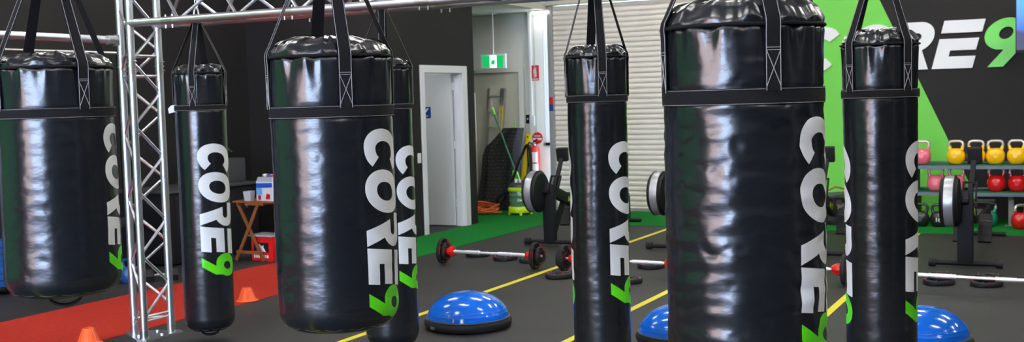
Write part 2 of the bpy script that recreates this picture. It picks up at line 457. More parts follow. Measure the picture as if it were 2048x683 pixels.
    while zz < hang + .01:
        pp = [(.011 * math.cos(2 * PI * k / 16), 0, zz + .02 * math.sin(2 * PI * k / 16)) for k in range(16)]
        if i % 2: pp = [(0, p[0], p[2]) for p in pp]
        tube(bm, pp, .0032, n=6, closed=True); zz += .03; i += 1
    # chain wraps the chord above
    obj('chain', bm, 'steel', root)
    # printed lettering
    for lg in logos:
        az0, zt_, hh = lg
        bm = B()
        def mp(u, v, w):
            z = zt_ - u * hh
            a = R_(az0) + v * hh / R
            r = rad(a, z) + .0012
            return (r * math.cos(a), r * math.sin(a), z)
        for ch, u0, w, mi in LOGO:
            draw_glyph(bm, ch, w, .15, lambda u, v, t, u0=u0: mp(u + u0, v, t), mi, step=.04)
        tag(obj('printed_lettering', bm, ['print_white', 'print_green'], root), 'white CORE and green 9 printed reading downwards')
    if loop:
        bm = B()
        pts = [((.075 if loop > 45 else .06) * math.cos(t), 0, zbot - .002 - (.055 if loop > 45 else .035) * math.sin(t)) for t in [PI * k / 12 for k in range(13)]]
        for i in range(12): beam(bm, pts[i], pts[i + 1], .008, .05, up=(0, 1, 0))
        bmesh.ops.rotate(bm, cent=(0, 0, 0), matrix=rotm(z=R_(loop)), verts=bm.verts)
        obj('bottom_loop', bm, 'webbing', root)
    if tagged:
        bm = B(); a = R_(tagged); er = Vector((math.cos(a), math.sin(a), 0)); r = R + .006
        poly = [(0, .0), (.045, -.012), (.05, .02), (.03, .042), (0, .045)]
        prism(bm, poly, .002, lambda u, v, w: tuple(er * (r - .012 + u) + Vector((-er.y, er.x, 0)) * w + Vector((0, 0, zb0 - .002 + v))))
        tag(obj('paper_tag', bm, 'signwhite', root, smooth=False), 'small white tag sticking out beside the band')
    return root

FR, RR = 3.70, 5.93
punching_bag(-4.228, FR, .255, 1.803, 1.873, 1.576, 1.624, .768, 2.38, 2.5, -14, [(8.5, 1.545, .205)], 'fat black punching bag hanging furthest left, in front of the silver pipe', 'fat punching bags', 1, dent=.8, loop=49)
punching_bag(-2.681, FR, .240, 1.789, 1.868, 1.552, 1.600, .715, 2.322, 2.5, -41, [(-25.3, 1.503, .222)], 'fat black punching bag hanging over the red carpet end, bottom in view', 'fat punching bags', 2, dent=.75)
punching_bag(-1.017, FR, .260, 1.815, 1.912, 1.565, 1.618, .70, 2.35, 2.5, -54, [(-33, 1.520, .229)], 'largest and nearest fat black punching bag, dented, before the lime wall', 'fat punching bags', 3, dent=2.0)
punching_bag(-5.386, RR, .169, 1.839, 1.899, 1.589, 1.629, .085, 2.189, 2.44, -64, [(-60.1, 1.364, .268), (119.9, 1.364, .268)], 'slim black punching bag beside the truss column, almost touching the floor', 'slim punching bags', 4, dent=.35, loop=42, tagged=-132, sw=.045)
punching_bag(-3.890, RR, .165, 1.82, 1.878, 1.565, 1.601, .085, 2.189, 2.44, -60, [(-38.5, 1.338, .268), (141.5, 1.338, .268)], 'slim black punching bag half hidden behind a fat one beside the white door', 'slim punching bags', 5, dent=.35, sw=.045)
punching_bag(-2.466, RR, .169, 1.827, 1.896, 1.576, 1.618, .085, 2.36, 2.44, -57, [(-48.3, 1.353, .275), (131.7, 1.353, .275)], 'slim black punching bag hanging in front of the pale roller door', 'slim punching bags', 6, dent=.6, taper=.035)
punching_bag(-0.927, RR, .184, 1.824, 1.904, 1.560, 1.605, .085, 2.267, 2.44, -129, [(-40.4, 1.341, .275), (139.6, 1.341, .275)], 'slim black punching bag in front of the raised wall letters and kettlebells', 'slim punching bags', 7, dent=.6, taper=.06)

# ------------------------------------------------------------------ truss rig
def tri_truss(name, A, Bp, Cp, axis, L, pitch, parent, ph=0.):
    """three chords from corner points A, B, C along axis, zigzag braces on the three faces"""
    ax = Vector(axis); cs = [Vector(A), Vector(Bp), Vector(Cp)]
    for c in cs:
        bm = B(); cyl(bm, c, c + ax * L, .027, 18); obj('chord', bm, 'alu', parent)
    for i in range(3):
        a, b = cs[i], cs[(i + 1) % 3]; bm = B(); t = .06 + ph * i * .33; s = 0
        while t + pitch < L - .04:
            p = (a if s % 2 == 0 else b) + ax * t; q = (b if s % 2 == 0 else a) + ax * (t + pitch)
            cyl(bm, p, q, .011, 8); t += pitch; s += 1
        obj('lacing', bm, 'alu', parent)
def column(X, Y, H, ang=0., label=''):
    r = empty('truss_column', (X, Y, 0), ang, label, 'truss', 'truss columns')
    b0 = (.13, -.125, .012); c0 = (.13, .135, .012); a0 = (-.095, .005, .012)
    tri_truss('col', a0, b0, c0, (0, 0, 1), H - .012, .225, r, .225)
    bm = B(); prism(bm, [(-.17, -.02), (-.15, .05), (.12, .20), (.19, .19), (.19, -.17), (.12, -.19)], .012, lambda u, v, w: (u, v, w)); obj('base_plate', bm, 'alu', r, smooth=False)
    bm = B()
    for c in (a0, b0, c0):
        cyl(bm, (c[0], c[1], .012), (c[0], c[1], .07), .03, 16)
    for p in ((.15, .02), (.03, .1), (.03, -.08)): cyl(bm, (p[0], p[1], .012), (p[0], p[1], .022), .012, 6)
    obj('base_collar', bm, 'steel', r)
    for (p, q) in ((a0, b0), (b0, c0), (c0, a0)):
        bm = B()
        for z in (.13, .16) if p is b0 else (.12,): cyl(bm, (p[0], p[1], z), (q[0], q[1], z), .009, 8)
        for z in (1.84, 1.98): cyl(bm, (p[0], p[1], z), (q[0], q[1], z), .010, 8)
        obj('cross_brace', bm, 'alu', r)
    for c in (a0, b0, c0):
        bm = B(); cyl(bm, (c[0], c[1], 1.855), (c[0], c[1], 1.965), .029, 16); cyl(bm, (c[0], c[1], 1.905), (c[0], c[1], 1.915), .034, 16)
        for z in (1.88, 1.94): cyl(bm, (c[0] - .04, c[1], z), (c[0] + .05, c[1], z), .005, 6)
        obj('coupler', bm, 'steel', r)
    return r
column(-6.0, 5.925, 2.46, 0, 'silver triangular truss column standing on the edge of the red carpet')
def xbeam(Y, z, x0, x1, label):
    r = empty('truss_beam', (x0, Y, z), 0, label, 'truss', 'truss beams')
    tri_truss('beam', (0, -.125, 0), (0, .135, 0), (0, .005, .225), (1, 0, 0), x1 - x0, .25, r, .25)
    bm = B()
    for y in (-.125, .135):
        for x in (.34, 1.34, 2.34, 3.34):
            cyl(bm, (x, y, 0), (x + .10, y, 0), .0285, 14)
            for dx in (.02, .08): cyl(bm, (x + dx, y, -.05), (x + dx, y, .04), .005, 6)
    obj('coupler', bm, 'steel', r)
    return r
xbeam(RR - .005, 2.20, -5.90, 1.75, 'silver triangular truss beam running above the slim bags')
# right hand and front supports of the rig
column(1.6, 5.925, 2.46, 0, 'silver truss column at the right end of the rear beam')
for X in (-6.0, 1.6): column(X, 3.7, 2.9, 0, 'silver truss column carrying the %s end of the front beam' % ('left' if X < 0 else 'right'))
xbeam(FR - .005, 2.62, -6.12, 1.75, 'silver triangular truss beam running above the fat bags')
# pipe from the column to the front column
r = empty('tie_pipe', (-6.11, 3.7, 2.10), 0, 'thick silver pipe running level out from the truss column', 'pipe')
bm = B(); cyl(bm, (0, .03, 0), (0, 2.19, 0), .027, 18); obj('pipe', bm, 'alu', r)
for y in (2.12, .05):
    bm = B(); cyl(bm, (0, y, 0), (0, y + .08, 0), .033, 16); box(bm, (0, y + .1, 0), (.06, .05, .08), bev=.008); obj('clamp', bm, 'steel', r)

# ------------------------------------------------------------------ room shell
XL, XR, YB, YF, ZC = -9.1, 5.2, -3.2, 15.1, 4.3
bm = B(); cbox(bm, (XL - .3, YB, -.1), (XR, YF + .2, 0)); struct('floor', bm, 'floor')
bm = B(); cbox(bm, (XL - .2, YB, ZC), (XR + .2, YF + .2, ZC + .1)); struct('ceiling', bm, 'ceiling')
bm = B(); cbox(bm, (XL - .15, 3.0, 0), (XL, YF + .15, ZC)); struct('wall_left', bm, 'wall_black')
bm = B(); cbox(bm, (XL - .15, YB, 0), (XL, 3.0, ZC)); struct('wall_left_front', bm, 'wall_darkgreen')
bm = B(); cbox(bm, (XR, YB, 0), (XR + .15, YF + .15, ZC)); struct('wall_right', bm, 'wall_black')
# wall behind the camera with an open roller doorway
bm = B(); cbox(bm, (XL - .15, YB - .15, 0), (-6.5, YB, ZC)); cbox(bm, (-1.4, YB - .15, 0), (XR + .15, YB, ZC)); cbox(bm, (-6.5, YB - .15, 3.3), (-1.4, YB, ZC)); struct('wall_front', bm, 'wall_black')
bm = B(); cbox(bm, (-16, -26, -.12), (8, YB - .15, -.02)); struct('ground_outside', bm, 'concrete')
bm = B(); cbox(bm, (-14, -8.3, -.02), (-4.8, -8, 4.5)); struct('pink_reflection_wall', bm, 'outside_pink')  # unseen facade added to give the bags a pinkish reflection
# black partition with the toilet door
WX = -7.15; WJ = 10.87; WE = 13.03
D0, D1, DZ = 11.705, 12.77, 2.015
bm = B()
cbox(bm, (WX - .12, WJ, 0), (WX, D0, ZC)); cbox(bm, (WX - .12, D1, 0), (WX, WE, ZC)); cbox(bm, (WX - .12, D0, DZ), (WX, D1, ZC))
struct('wall_partition', bm, 'wall_black')
bm = B(); cbox(bm, (XL, WJ, 0), (WX - .12, WJ + .12, ZC)); struct('wall_return', bm, 'wall_black')
bm = B(); cbox(bm, (XL, WE - .14, 0), (WX - .12, WE, ZC)); struct('wall_alcove_side', bm, 'wall_white')
bm = B(); cbox(bm, (XL, WJ + .12, 2.5), (WX - .12, WE - .14, 2.55)); struct('ceiling_side_room', bm, 'ceiling')
r = empty('side_room_fill', (-8.0, 11.8, 2.5), 0, 'unseen fill light added inside the small room to brighten the white door', 'light')  # added light source, out of view, lifts the dark door leaf
bm = B(); lathe(bm, [(.001, -.05), (.12, -.045), (.15, -.01), (.15, 0), (.001, 0)], 32); obj('fill_disc', bm, 'side_fill', r)
# door 2: frame and leaf
fr = B()
for y0, y1 in ((D0 - .035, D0 + .045), (D1 - .09, D1 + .035)): cbox(fr, (WX - .135, y0, 0), (WX + .022, y1, DZ + .04), bev=.004)
cbox(fr, (WX - .135, D0 + .045, DZ - .05), (WX + .021, D1 - .09, DZ + .04), bev=.004)
cbox(fr, (WX - .10, D1 - .115, 0), (WX - .03, D1 - .09, DZ - .05)); cbox(fr, (WX - .10, D0 + .045, 0), (WX - .03, D0 + .06, DZ - .05))
d2 = struct('door_2', fr, 'white_gloss')
bm = B(); cbox(bm, (WX - .98, D1 - .155, .012), (WX - .115, D1 - .115, DZ - .06), bev=.003); leaf = obj('door_leaf', bm, 'doorleaf', d2, smooth=False)
bm = B()
for z in (.25, 1.0, 1.75): cyl(bm, (WX - .105, D1 - .125, z), (WX - .105, D1 - .125, z + .1), .009, 10)
obj('hinge', bm, 'white_gloss', leaf)
# blue sign on the leaf
r = empty('door_sign', (WX - .575, D1 - .156, 1.40), 0, 'small blue sign with white pictogram on the open white door leaf', 'sign')
bm = B(); cbox(bm, (-.02, -.004, 0), (.13 + .02, 0, .145)); obj('plate', bm, 'signblue', r, smooth=False)
bm = B()
mp = lambda u, v, w: (u, -.0045 - w, v)
prism(bm, [(.035, .075), (.06, .06), (.085, .08), (.125, .125), (.10, .128), (.085, .11), (.07, .118), (.055, .1)], .001, mp)
for i in range(4): prism(bm, [(.03 + i * .022, .02), (.045 + i * .022, .02), (.045 + i * .022, .036), (.03 + i * .022, .036)], .001, mp)
obj('pictogram', bm, 'signwhite', r, smooth=False)
# light switch by the door
r = empty('light_switch', (WX, 11.60, .88), 0, 'white light switch plate on the charcoal wall beside the door frame', 'switch')
bm = B(); cbox(bm, (.0, -.037, 0), (.009, .037, .118), bev=.003); obj('plate', bm, 'signwhite', r)
bm = B(); cbox(bm, (.009, -.012, .045), (.014, .012, .075), bev=.001); obj('rocker', bm, 'white_gloss', r)
# back wall: white part, roller door, lime / charcoal mural part
RX0, RX1 = -6.86, -4.15
bm = B(); cbox(bm, (XL, YF, 0), (RX0, YF + .15, ZC)); cbox(bm, (RX0, YF, 2.95), (RX1, YF + .15, ZC)); struct('wall_back_white', bm, 'wall_white')
def wallz(u): return 2.83 - (u + 2.366) * 0    # helper kept flat
def muralx(z): return -1.89 + (1.773 - z) * (.371 / .814)
YW = 14.9
bm = B(); mpw = lambda u, v, w: (u, YW + w, v)
prism(bm, [(RX1, 0), (muralx(0), 0), (muralx(ZC), ZC), (RX1, ZC)], .3, mpw); struct('wall_back_green', bm, 'wall_green')
bm = B(); prism(bm, [(muralx(0), 0), (XR, 0), (XR, ZC), (muralx(ZC), ZC)], .3, mpw); struct('wall_back_charcoal', bm, 'wall_black')
# roller door curtain
bm = B(); P = .0715; nz = int(2.93 / P); prof = []
for i in range(nz + 1):
    z0 = i * P
    for t, d in ((0, .0), (.06, -.006), (.14, .010), (.3, .016), (.5, .018), (.72, .016), (.88, .010), (.95, -.006)):
        if z0 + t * P < 2.94: prof.append((z0 + t * P, d))
A = [bm.verts.new((RX0 + .02, 14.86 - d, z)) for z, d in prof]; C_ = [bm.verts.new((RX1 - .02, 14.86 - d, z)) for z, d in prof]
for i in range(len(prof) - 1): bm.faces.new((A[i], C_[i], C_[i + 1], A[i + 1]))
d1 = struct('door_1', bm, 'roller', smooth=True)
bm = B(); cbox(bm, (RX0 + .02, 14.82, 0), (RX1 - .02, 14.88, .05), bev=.004); obj('bottom_rail', bm, 'guide', d1)
bm = B()
for x in (RX0 - .045, RX1 - .03): cbox(bm, (x, 14.80, 0), (x + .075, 14.9, 2.95), bev=.004)
obj('guide_rail', bm, 'guide', d1)
bm = B(); cbox(bm, (RX0 - .05, 14.74, 2.93), (RX1 + .05, 14.9, 3.25), bev=.02); obj('roller_hood', bm, 'cream', d1)
# pier between exit door and roller
bm = B(); cbox(bm, (-7.30, 14.98, 0), (RX0 - .05, YF, ZC), bev=.003); struct('trim_1', bm, 'wall_white')
# exit door in the alcove
d3b = B()
cbox(d3b, (-7.50, 15.03, 0), (-7.42, YF, 2.10)); cbox(d3b, (-8.92, 15.032, 2.02), (-7.50, YF, 2.10)); cbox(d3b, (-9.0, 15.03, 0), (-8.92, YF, 2.1))
d3 = struct('door_3', d3b, 'wall_white')
bm = B(); cbox(bm, (-8.92, 15.07, .01), (-7.50, 15.095, 2.02)); obj('door_leaf', bm, 'cream', d3, smooth=False)
# low ceiling over the alcove
bm = B(); cbox(bm, (XL, WE, 2.88), (RX0 - .05, YF, 2.96)); struct('ceiling_alcove', bm, 'cream')
r = empty('soffit_light', (-7.0, 14.82, 2.88), 0, 'short lit batten on the low ceiling next to the roller door', 'light')
bm = B(); cbox(bm, (-.16, -.05, -.02), (.14, .05, 0), bev=.004); obj('housing', bm, 'signwhite', r)
bm = B(); cbox(bm, (-.15, -.04, -.045), (.13, .04, -.0205), bev=.01); obj('diffuser', bm, 'soffit_tube', r)
# conduit
r = empty('wall_conduit', (-7.268, 14.97, 0), 0, 'thin white conduit running up the pier beside the fire sign', 'conduit')
bm = B(); cbox(bm, (-.018, -.012, 1.35), (.018, .012, 2.86), bev=.006); obj('cover', bm, 'white_gloss', r)
bm = B(); cbox(bm, (-.03, -.02, 1.22), (.05, .012, 1.37), bev=.01); obj('junction_box', bm, 'white_gloss', r)

# carpets
def slab(name, poly, m, label, cat, z=.006):
    bm = B(); prism(bm, poly, z, lambda u, v, w: (u, v, w)); return tag(obj(name, bm, m, smooth=False), label, cat)
YG = 9.62
slab('red_carpet', [(-7.45, YB + .1), (-6.15, YB + .1), (-6.15, YG), (-7.45, YG)], 'carpet_red', 'red carpet runner crossing the black rubber floor under the truss column', 'carpet')
slab('green_carpet', [(-7.12, YG + .002), (-6.2, YG + .002), (-6.2, 13.2), (4.8, 13.2), (4.8, 14.85), (-6.88, 14.85), (-6.88, 14.9), (-8.85, 14.9), (-8.85, 13.05), (-7.12, 13.05)], 'carpet_green', 'green carpet running past the white door and along the roller door', 'carpet')
for i, x in enumerate((-4.5, -3.06, -1.665, -.25)):
    bm = B(); cbox(bm, (x - .028, -1, .0), (x + .028, 13.18, .003)); struct('trim_%d' % (i + 2), bm, 'yellow_line')

# ------------------------------------------------------------------ wall letters
H9 = .585; zL = 1.84
for ch, x0, w, mk, lb in (('C', -3.44, .86, 'print_white', 'raised white letter C on the lime part of the wall'),
                      ('O', -2.79, .92, 'print_white', 'raised white letter O mostly behind the slim bag top'),
                      ('R', -2.215, .765, 'print_white', 'raised white letter R on the charcoal wall beside the slim bag'),
                      ('E', -1.71, .80, 'print_white', 'raised white letter E with split top bar on charcoal wall'),
                      ('9', -1.20, .76, 'print_green', 'raised green number 9 on the charcoal wall beside the screen')):
    bm = B()
    draw_glyph(bm, ch, w, .26, lambda u, v, t, x0=x0: (u * H9, -t, v * H9), 0, step=.15, thick=.022)
    tag(obj('wall_letter' if ch != '9' else 'wall_number', bm, mk, loc=(x0, YW - .001, zL), smooth=False), lb, 'sign letter', 'raised wall letters')

# TV
r = empty('television', (-.17, 14.3, 2.0), 0, 'wall television with blue picture beside the green number 9', 'television')
bm = B(); cbox(bm, (-.56, 0, -.02), (.62, .05, .62), bev=.008); obj('casing', bm, 'blackplastic', r)
bm = B(); cbox(bm, (-.55, -.003, -.29), (.61, .0, .29)); obj('screen', bm, 'screen', r, smooth=False, loc=(0, 0, .305))
bm = B(); cbox(bm, (-.02, .05, .2), (.08, .3, .26)); cbox(bm, (-.1, .05, .1), (.16, .07, .4)); cbox(bm, (-.08, .57, .1), (.14, .595, .4)); cbox(bm, (-.02, .3, .2), (.08, .58, .26)); obj('bracket', bm, 'blackmetal', r)

# ------------------------------------------------------------------ kettlebells and rack
def kettlebell(m, label, loc, group='kettlebells on the rack', handle='kb_handle', s=.98, rz=0.):
    r = empty('kettlebell', loc, rz, label, 'kettlebell', group)
    bm = B(); pr = [(.001, 0), (.062, 0), (.07, .004), (.088, .028), (.1, .058), (.105, .095), (.1, .13), (.086, .158), (.066, .178), (.05, .186), (.001, .19)]
    lathe(bm, pr, 32); bmesh.ops.scale(bm, vec=(s, s * .95, s), verts=bm.verts); body = obj('body', bm, m, r)
    for sx in (-1, 1):
        bm = B(); tube(bm, [(sx * .055, 0, .16), (sx * .072, 0, .185), (sx * .078, 0, .215)], .016, n=12, rad=[.024, .019, .0165])
        bmesh.ops.scale(bm, vec=(s, s, s), verts=bm.verts); obj('horn', bm, m, r)
    bm = B()
    pts = [(-.08, 0, .21), (-.081, 0, .235), (-.072, 0, .258), (-.05, 0, .27), (0, 0, .272), (.05, 0, .27), (.072, 0, .258), (.081, 0, .235), (.08, 0, .21)]
    tube(bm, pts, .0165, n=12); bmesh.ops.scale(bm, vec=(s, s, s), verts=bm.verts); obj('handle', bm, handle, r)
    bm = B(); lathe(bm, [(.001, -.003), (.03, -.003), (.032, .002)], 24, axis='Y', c=(0, -.0985 * s, .1 * s)); obj('front_badge', bm, m, r)
    return r
ZS1, ZS2 = .716, .405
kettlebell('kb_pink', 'pink kettlebell on the top shelf beside the slim bag edge', (-1.73, 14.1, ZS1))
for i, x in enumerate((-1.356, -1.139, -.931, -.71, -.48)):
    nm = ('leftmost yellow kettlebell on the top shelf', 'yellow kettlebell behind the black rower monitor on the top shelf', 'yellow kettlebell just right of the rower monitor', 'yellow kettlebell below the television edge on the top shelf', 'yellow kettlebell at the far right end of the top shelf')[i]
    kettlebell('kb_yellow', nm, (x, 14.1 + .02 * (i % 2), ZS1), rz=.1 * (i % 3 - 1))
for m, x, nm in (('kb_pink', -1.577, 'pink kettlebell on the middle shelf in full view'), ('kb_pink', -1.35, 'pink kettlebell on the middle shelf partly behind the silver flywheel'), ('kb_red', -.92, 'red kettlebell on the middle shelf, the one nearer the rower'), ('kb_red', -.70, 'red kettlebell on the middle shelf above the red one on the carpet')):
    kettlebell(m, nm, (x, 14.08, ZS2))
k16 = kettlebell('kb_black', 'black kettlebell with white number 16 on green carpet below the rack', (-1.52, 13.86, .007), handle='kb_black', s=.92)
bm = B()
cu = bpy.data.curves.new('weight_number', 'FONT'); cu.body = '16'; cu.size = .07; cu.extrude = .001; cu.align_x = 'CENTER'
to = bpy.data.objects.new('weight_number', cu); COL.objects.link(to)
dg = bpy.context.evaluated_depsgraph_get(); me = bpy.data.meshes.new_from_object(to.evaluated_get(dg)); bpy.data.objects.remove(to)
to = bpy.data.objects.new('weight_number', me); COL.objects.link(to); me.materials.clear(); me.materials.append(M['signwhite']); to.parent = k16; to.location = (0, -.097, .06); to.rotation_euler.x = PI / 2
kettlebell('kb_black', 'plain black kettlebell at the left end of the green carpet row', (-1.72, 13.84, .007), handle='kb_black', s=.95)
kettlebell('kb_green', 'teal kettlebell with steel handle behind the rower footrests', (-1.0, 13.95, .007))
kettlebell('kb_red', 'red kettlebell standing on the green carpet by the grey rack post', (-.655, 13.8, .007), rz=.9)
rk = empty('kettlebell_rack', (-.45, 14.2, 0), 0, 'grey two shelf steel rack holding pink, yellow and red kettlebells', 'rack')
for z, d in ((.700, 0), (.389, 0)):
    bm = B(); cbox(bm, (-1.46, -.26, z - .035), (1.5, -.235, z + .004), bev=.003); cbox(bm, (-1.46, .2, z - .035), (1.5, .225, z + .03), bev=.003)
    cbox(bm, (-1.46, -.235, z - .007), (1.5, .2, z)); sh = obj('shelf', bm, 'rackgrey', rk, smooth=False)
    bm = B(); cbox(bm, (-1.44, -.232, z + .001), (1.48, .198, z + .013)); tag(obj('shelf_mat', bm, 'shelfgreen', sh, smooth=False), 'green mat lining the shelf')
for x in (-1.37, 1.42):
    bm = B(); cbox(bm, (x - .045, -.22, .006), (x + .045, .2, .355), bev=.004); cbox(bm, (x - .03, .15, .35), (x + .03, .2, .78), bev=.004); cbox(bm, (x - .03, -.2, .35), (x + .03, -.16, .68)); obj('side_frame', bm, 'racknavy', rk)
bm = B(); cbox(bm, (-.345, -.10, .006), (-.285, -.04, .355), bev=.004); cbox(bm, (-.38, -.14, .006), (-.25, 0, .016)); obj('post', bm, 'rackpost', rk)

# ------------------------------------------------------------------ rowers
def rower(loc, label, dz=0.):
    r = empty('rowing_machine', loc, dz, label, 'rowing machine', 'rowing machines')
    bm = B(); cyl(bm, (-.29, 0, .035), (.29, 0, .035), .022, 14); obj('foot_bar', bm, 'blackmetal', r)
    for s in (-1, 1):
        bm = B(); cyl(bm, (s * .25, 0, .036), (s * .31, 0, .036), .036, 20); obj('caster', bm, 'rubber', r)
    bm = B(); beam(bm, (0, 0, .04), (0, -.02, .67), .135, .07, up=(0, 1, 0), bev=.012); obj('front_leg', bm, 'blackmetal', r)
    bm = B(); beam(bm, (0, .03, .06), (.0, .42, .52), .07, .045, up=(1, 0, 0), bev=.01); obj('brace_leg', bm, 'blackmetal', r)
    # flywheel on the left of the leg
    fx, fy, fz = -.115, -.11, .60
    bm = B(); lathe(bm, [(.001, -.075), (.12, -.08), (.2, -.075), (.216, -.055), (.222, -.042), (.222, -.04)], 48, axis='X', c=(fx, fy, fz)); lathe(bm, [(.222, .04), (.222, .042), (.216, .055), (.2, .075), (.12, .085), (.05, .09), (.001, .09)], 48, axis='X', c=(fx, fy, fz)); fw = obj('flywheel_housing', bm, 'blackplastic', r)
    bm = B(); lathe(bm, [(.2225, -.041), (.224, -.03), (.224, .03), (.2225, .041)], 60, axis='X', c=(fx, fy, fz))
    tag(obj('perforated_band', bm, 'silverband', fw), 'silver perforated band round the flywheel')
    bm = B(); lathe(bm, [(.221, -.052), (.229, -.05), (.229, -.04), (.221, -.038)], 60, axis='X', c=(fx, fy, fz)); lathe(bm, [(.221, .038), (.229, .04), (.229, .05), (.221, .052)], 60, axis='X', c=(fx, fy, fz)); obj('rim', bm, 'blackplastic', fw)
    bm = B(); lathe(bm, [(.001, .098), (.035, .098), (.05, .09)], 24, axis='X', c=(fx, fy, fz)); cyl(bm, (fx + .09, fy, fz), (.03, fy, fz), .02, 12); obj('hub', bm, 'blackmetal', fw)
    # neck beam down to the rail
    bm = B(); beam(bm, (.0, -.09, .64), (.0, .82, .36), .07, .12, up=(0, 0, 1), bev=.015); nb = obj('main_beam', bm, 'blackplastic', r)
    bm = B()
    d = Vector((0, .91, -.28)).normalized(); upv = Vector((0, .28, .91)).normalized(); o = Vector((.0365, .42, .478))
    def mp(u, v, w): p = o + d * u + upv * (v - .03); return (p.x + w, p.y, p.z)
    for k, pl in enumerate(([(0, 0), (.02, 0), (.05, .035), (.08, 0), (.1, 0), (.06, .045), (.1, .06 + .03), (.08, .09), (.05, .055), (.02, .09), (0, .09), (.04, .045)], [(.11, .075), (.19, .075), (.19, .09), (.11, .09)], [(.142, 0), (.158, 0), (.158, .075), (.142, .075)])):
        prism(bm, [(a * .95, b * .62) for a, b in pl], .001, mp)
    tag(obj('beam_lettering', bm, 'lime', nb, smooth=False), 'yellow letters XT on the side of the beam')
    bm = B(); cbox(bm, (-.035, .75, .32), (.035, 2.35, .38), bev=.008); rail = obj('seat_rail', bm, 'greyplastic', r)
    bm = B(); cbox(bm, (-.14, 1.45, .42), (.14, 1.68, .46), bev=.015); cbox(bm, (-.05, 1.5, .385), (.05, 1.63, .42)); obj('seat', bm, 'rubber', r)
    bm = B(); cbox(bm, (-.05, 2.28, .04), (.05, 2.33, .34), bev=.008); cyl(bm, (-.2, 2.305, .03), (.2, 2.305, .03), .022, 12); obj('rear_leg', bm, 'blackmetal', r)
    for s in (-1, 1):
        bm = B(); bx = box(bm, (s * .11, .72, .27), (.12, .03, .31), rot=rotm(x=R_(-38)), bev=.01)
        fr = obj('footrest', bm, 'blackplastic', r)
        bmesh_pts = [(s * .11 + .065 * math.cos(t), .66 - .06 * math.sin(t), .33 + .02 * math.sin(t)) for t in [PI * k / 10 for k in range(11)]]
        bm = B(); tube(bm, bmesh_pts, .008, n=6); obj('foot_strap', bm, 'greyplastic', fr)
    bm = B(); tube(bm, [(-.2, .66, .5), (-.12, .62, .52), (0, .6, .52), (.12, .62, .52), (.2, .66, .5)], .013, n=8); cbox(bm, (-.06, .56, .47), (.06, .64, .53), bev=.01); obj('pull_handle', bm, 'rubber', r)
    # display arm
    bm = B(); beam(bm, (.035, .05, .62), (.035, .12, .73), .04, .05, up=(0, 1, 0)); beam(bm, (.035, .12, .70), (.055, .22, .94), .045, .03, up=(0, 1, 0), bev=.006)
    for s in (-.025, .085): beam(bm, (s, .03, .60), (s, .12, .75), .014, .03, up=(0, 1, 0))
    beam(bm, (-.03, .12, .75), (.092, .12, .75), .02, .02); obj('display_arm', bm, 'blackmetal', r)
    bm = B(); box(bm, (.06, .24, .985), (.125, .07, .15), rot=rotm(x=R_(12)), bev=.01); mon = obj('display', bm, 'blackplastic', r)
    bm = B(); box(bm, (.06, .278, .99), (.09, .003, .09), rot=rotm(x=R_(12))); obj('display_screen', bm, 'greyplastic', mon, smooth=False)
    return r
r0 = rower((-5.26, 11.23, 0), 'black rowing machine beside the vacuum, silver flywheel toward the barbells')
for x, y, lb in ((-3.82, 11.2, 'black rowing machine mostly hidden behind the largest bag'), (-2.33, 11.1, 'black rowing machine seen between the largest bag and the next slim one'), (-.96, 10.78, 'black rowing machine in front of the kettlebell rack')):
    c = copy_tree(r0); c.location = (x, y, 0); c['label'] = lb

# ------------------------------------------------------------------ barbells and plates
def plate_bm(bm, r=.125, t=.032, c=(0, 0, 0), axis='X', mi=0):
    """flat rubber weight plate with hand hole grooves, studs and red arcs; material slots rubber, red, steel"""
    pr = [(.03, -t * .5), (.05, -t * .5), (.055, -t * .36), (r * .68, -t * .36), (r * .74, -t * .5), (r * .95, -t * .5), (r, -t * .3), (r, t * .3), (r * .95, t * .5), (r * .74, t * .5), (r * .68, t * .36), (.055, t * .36), (.05, t * .5), (.03, t * .5), (.03, -t * .5)]
    tri = lambda rr, h, a: rr * (1 + .045 * math.cos(3 * a + .5)) if rr > r * .6 else rr
    lathe(bm, pr, 48, c, axis, 0, fn=tri)
    for s in (-1, 1):
        for k in range(3):
            a0 = 2 * PI * k / 3 + .5
            lathe(bm, [(r * .78, s * t * .52), (r * .86, s * t * .525)], 10, c, axis, 1, a0=a0, a1=a0 + .75)
            a = a0 - .35; p = [s * t * .5, r * .85 * math.cos(a), r * .85 * math.sin(a)]
            q = [s * t * .62, p[1], p[2]]
            if axis == 'Z': p = [p[1], p[2], p[0]]; q = [q[1], q[2], q[0]]
            cyl(bm, [p[i] + c[i] for i in range(3)], [q[i] + c[i] for i in range(3)], .007, 10, mi=2)
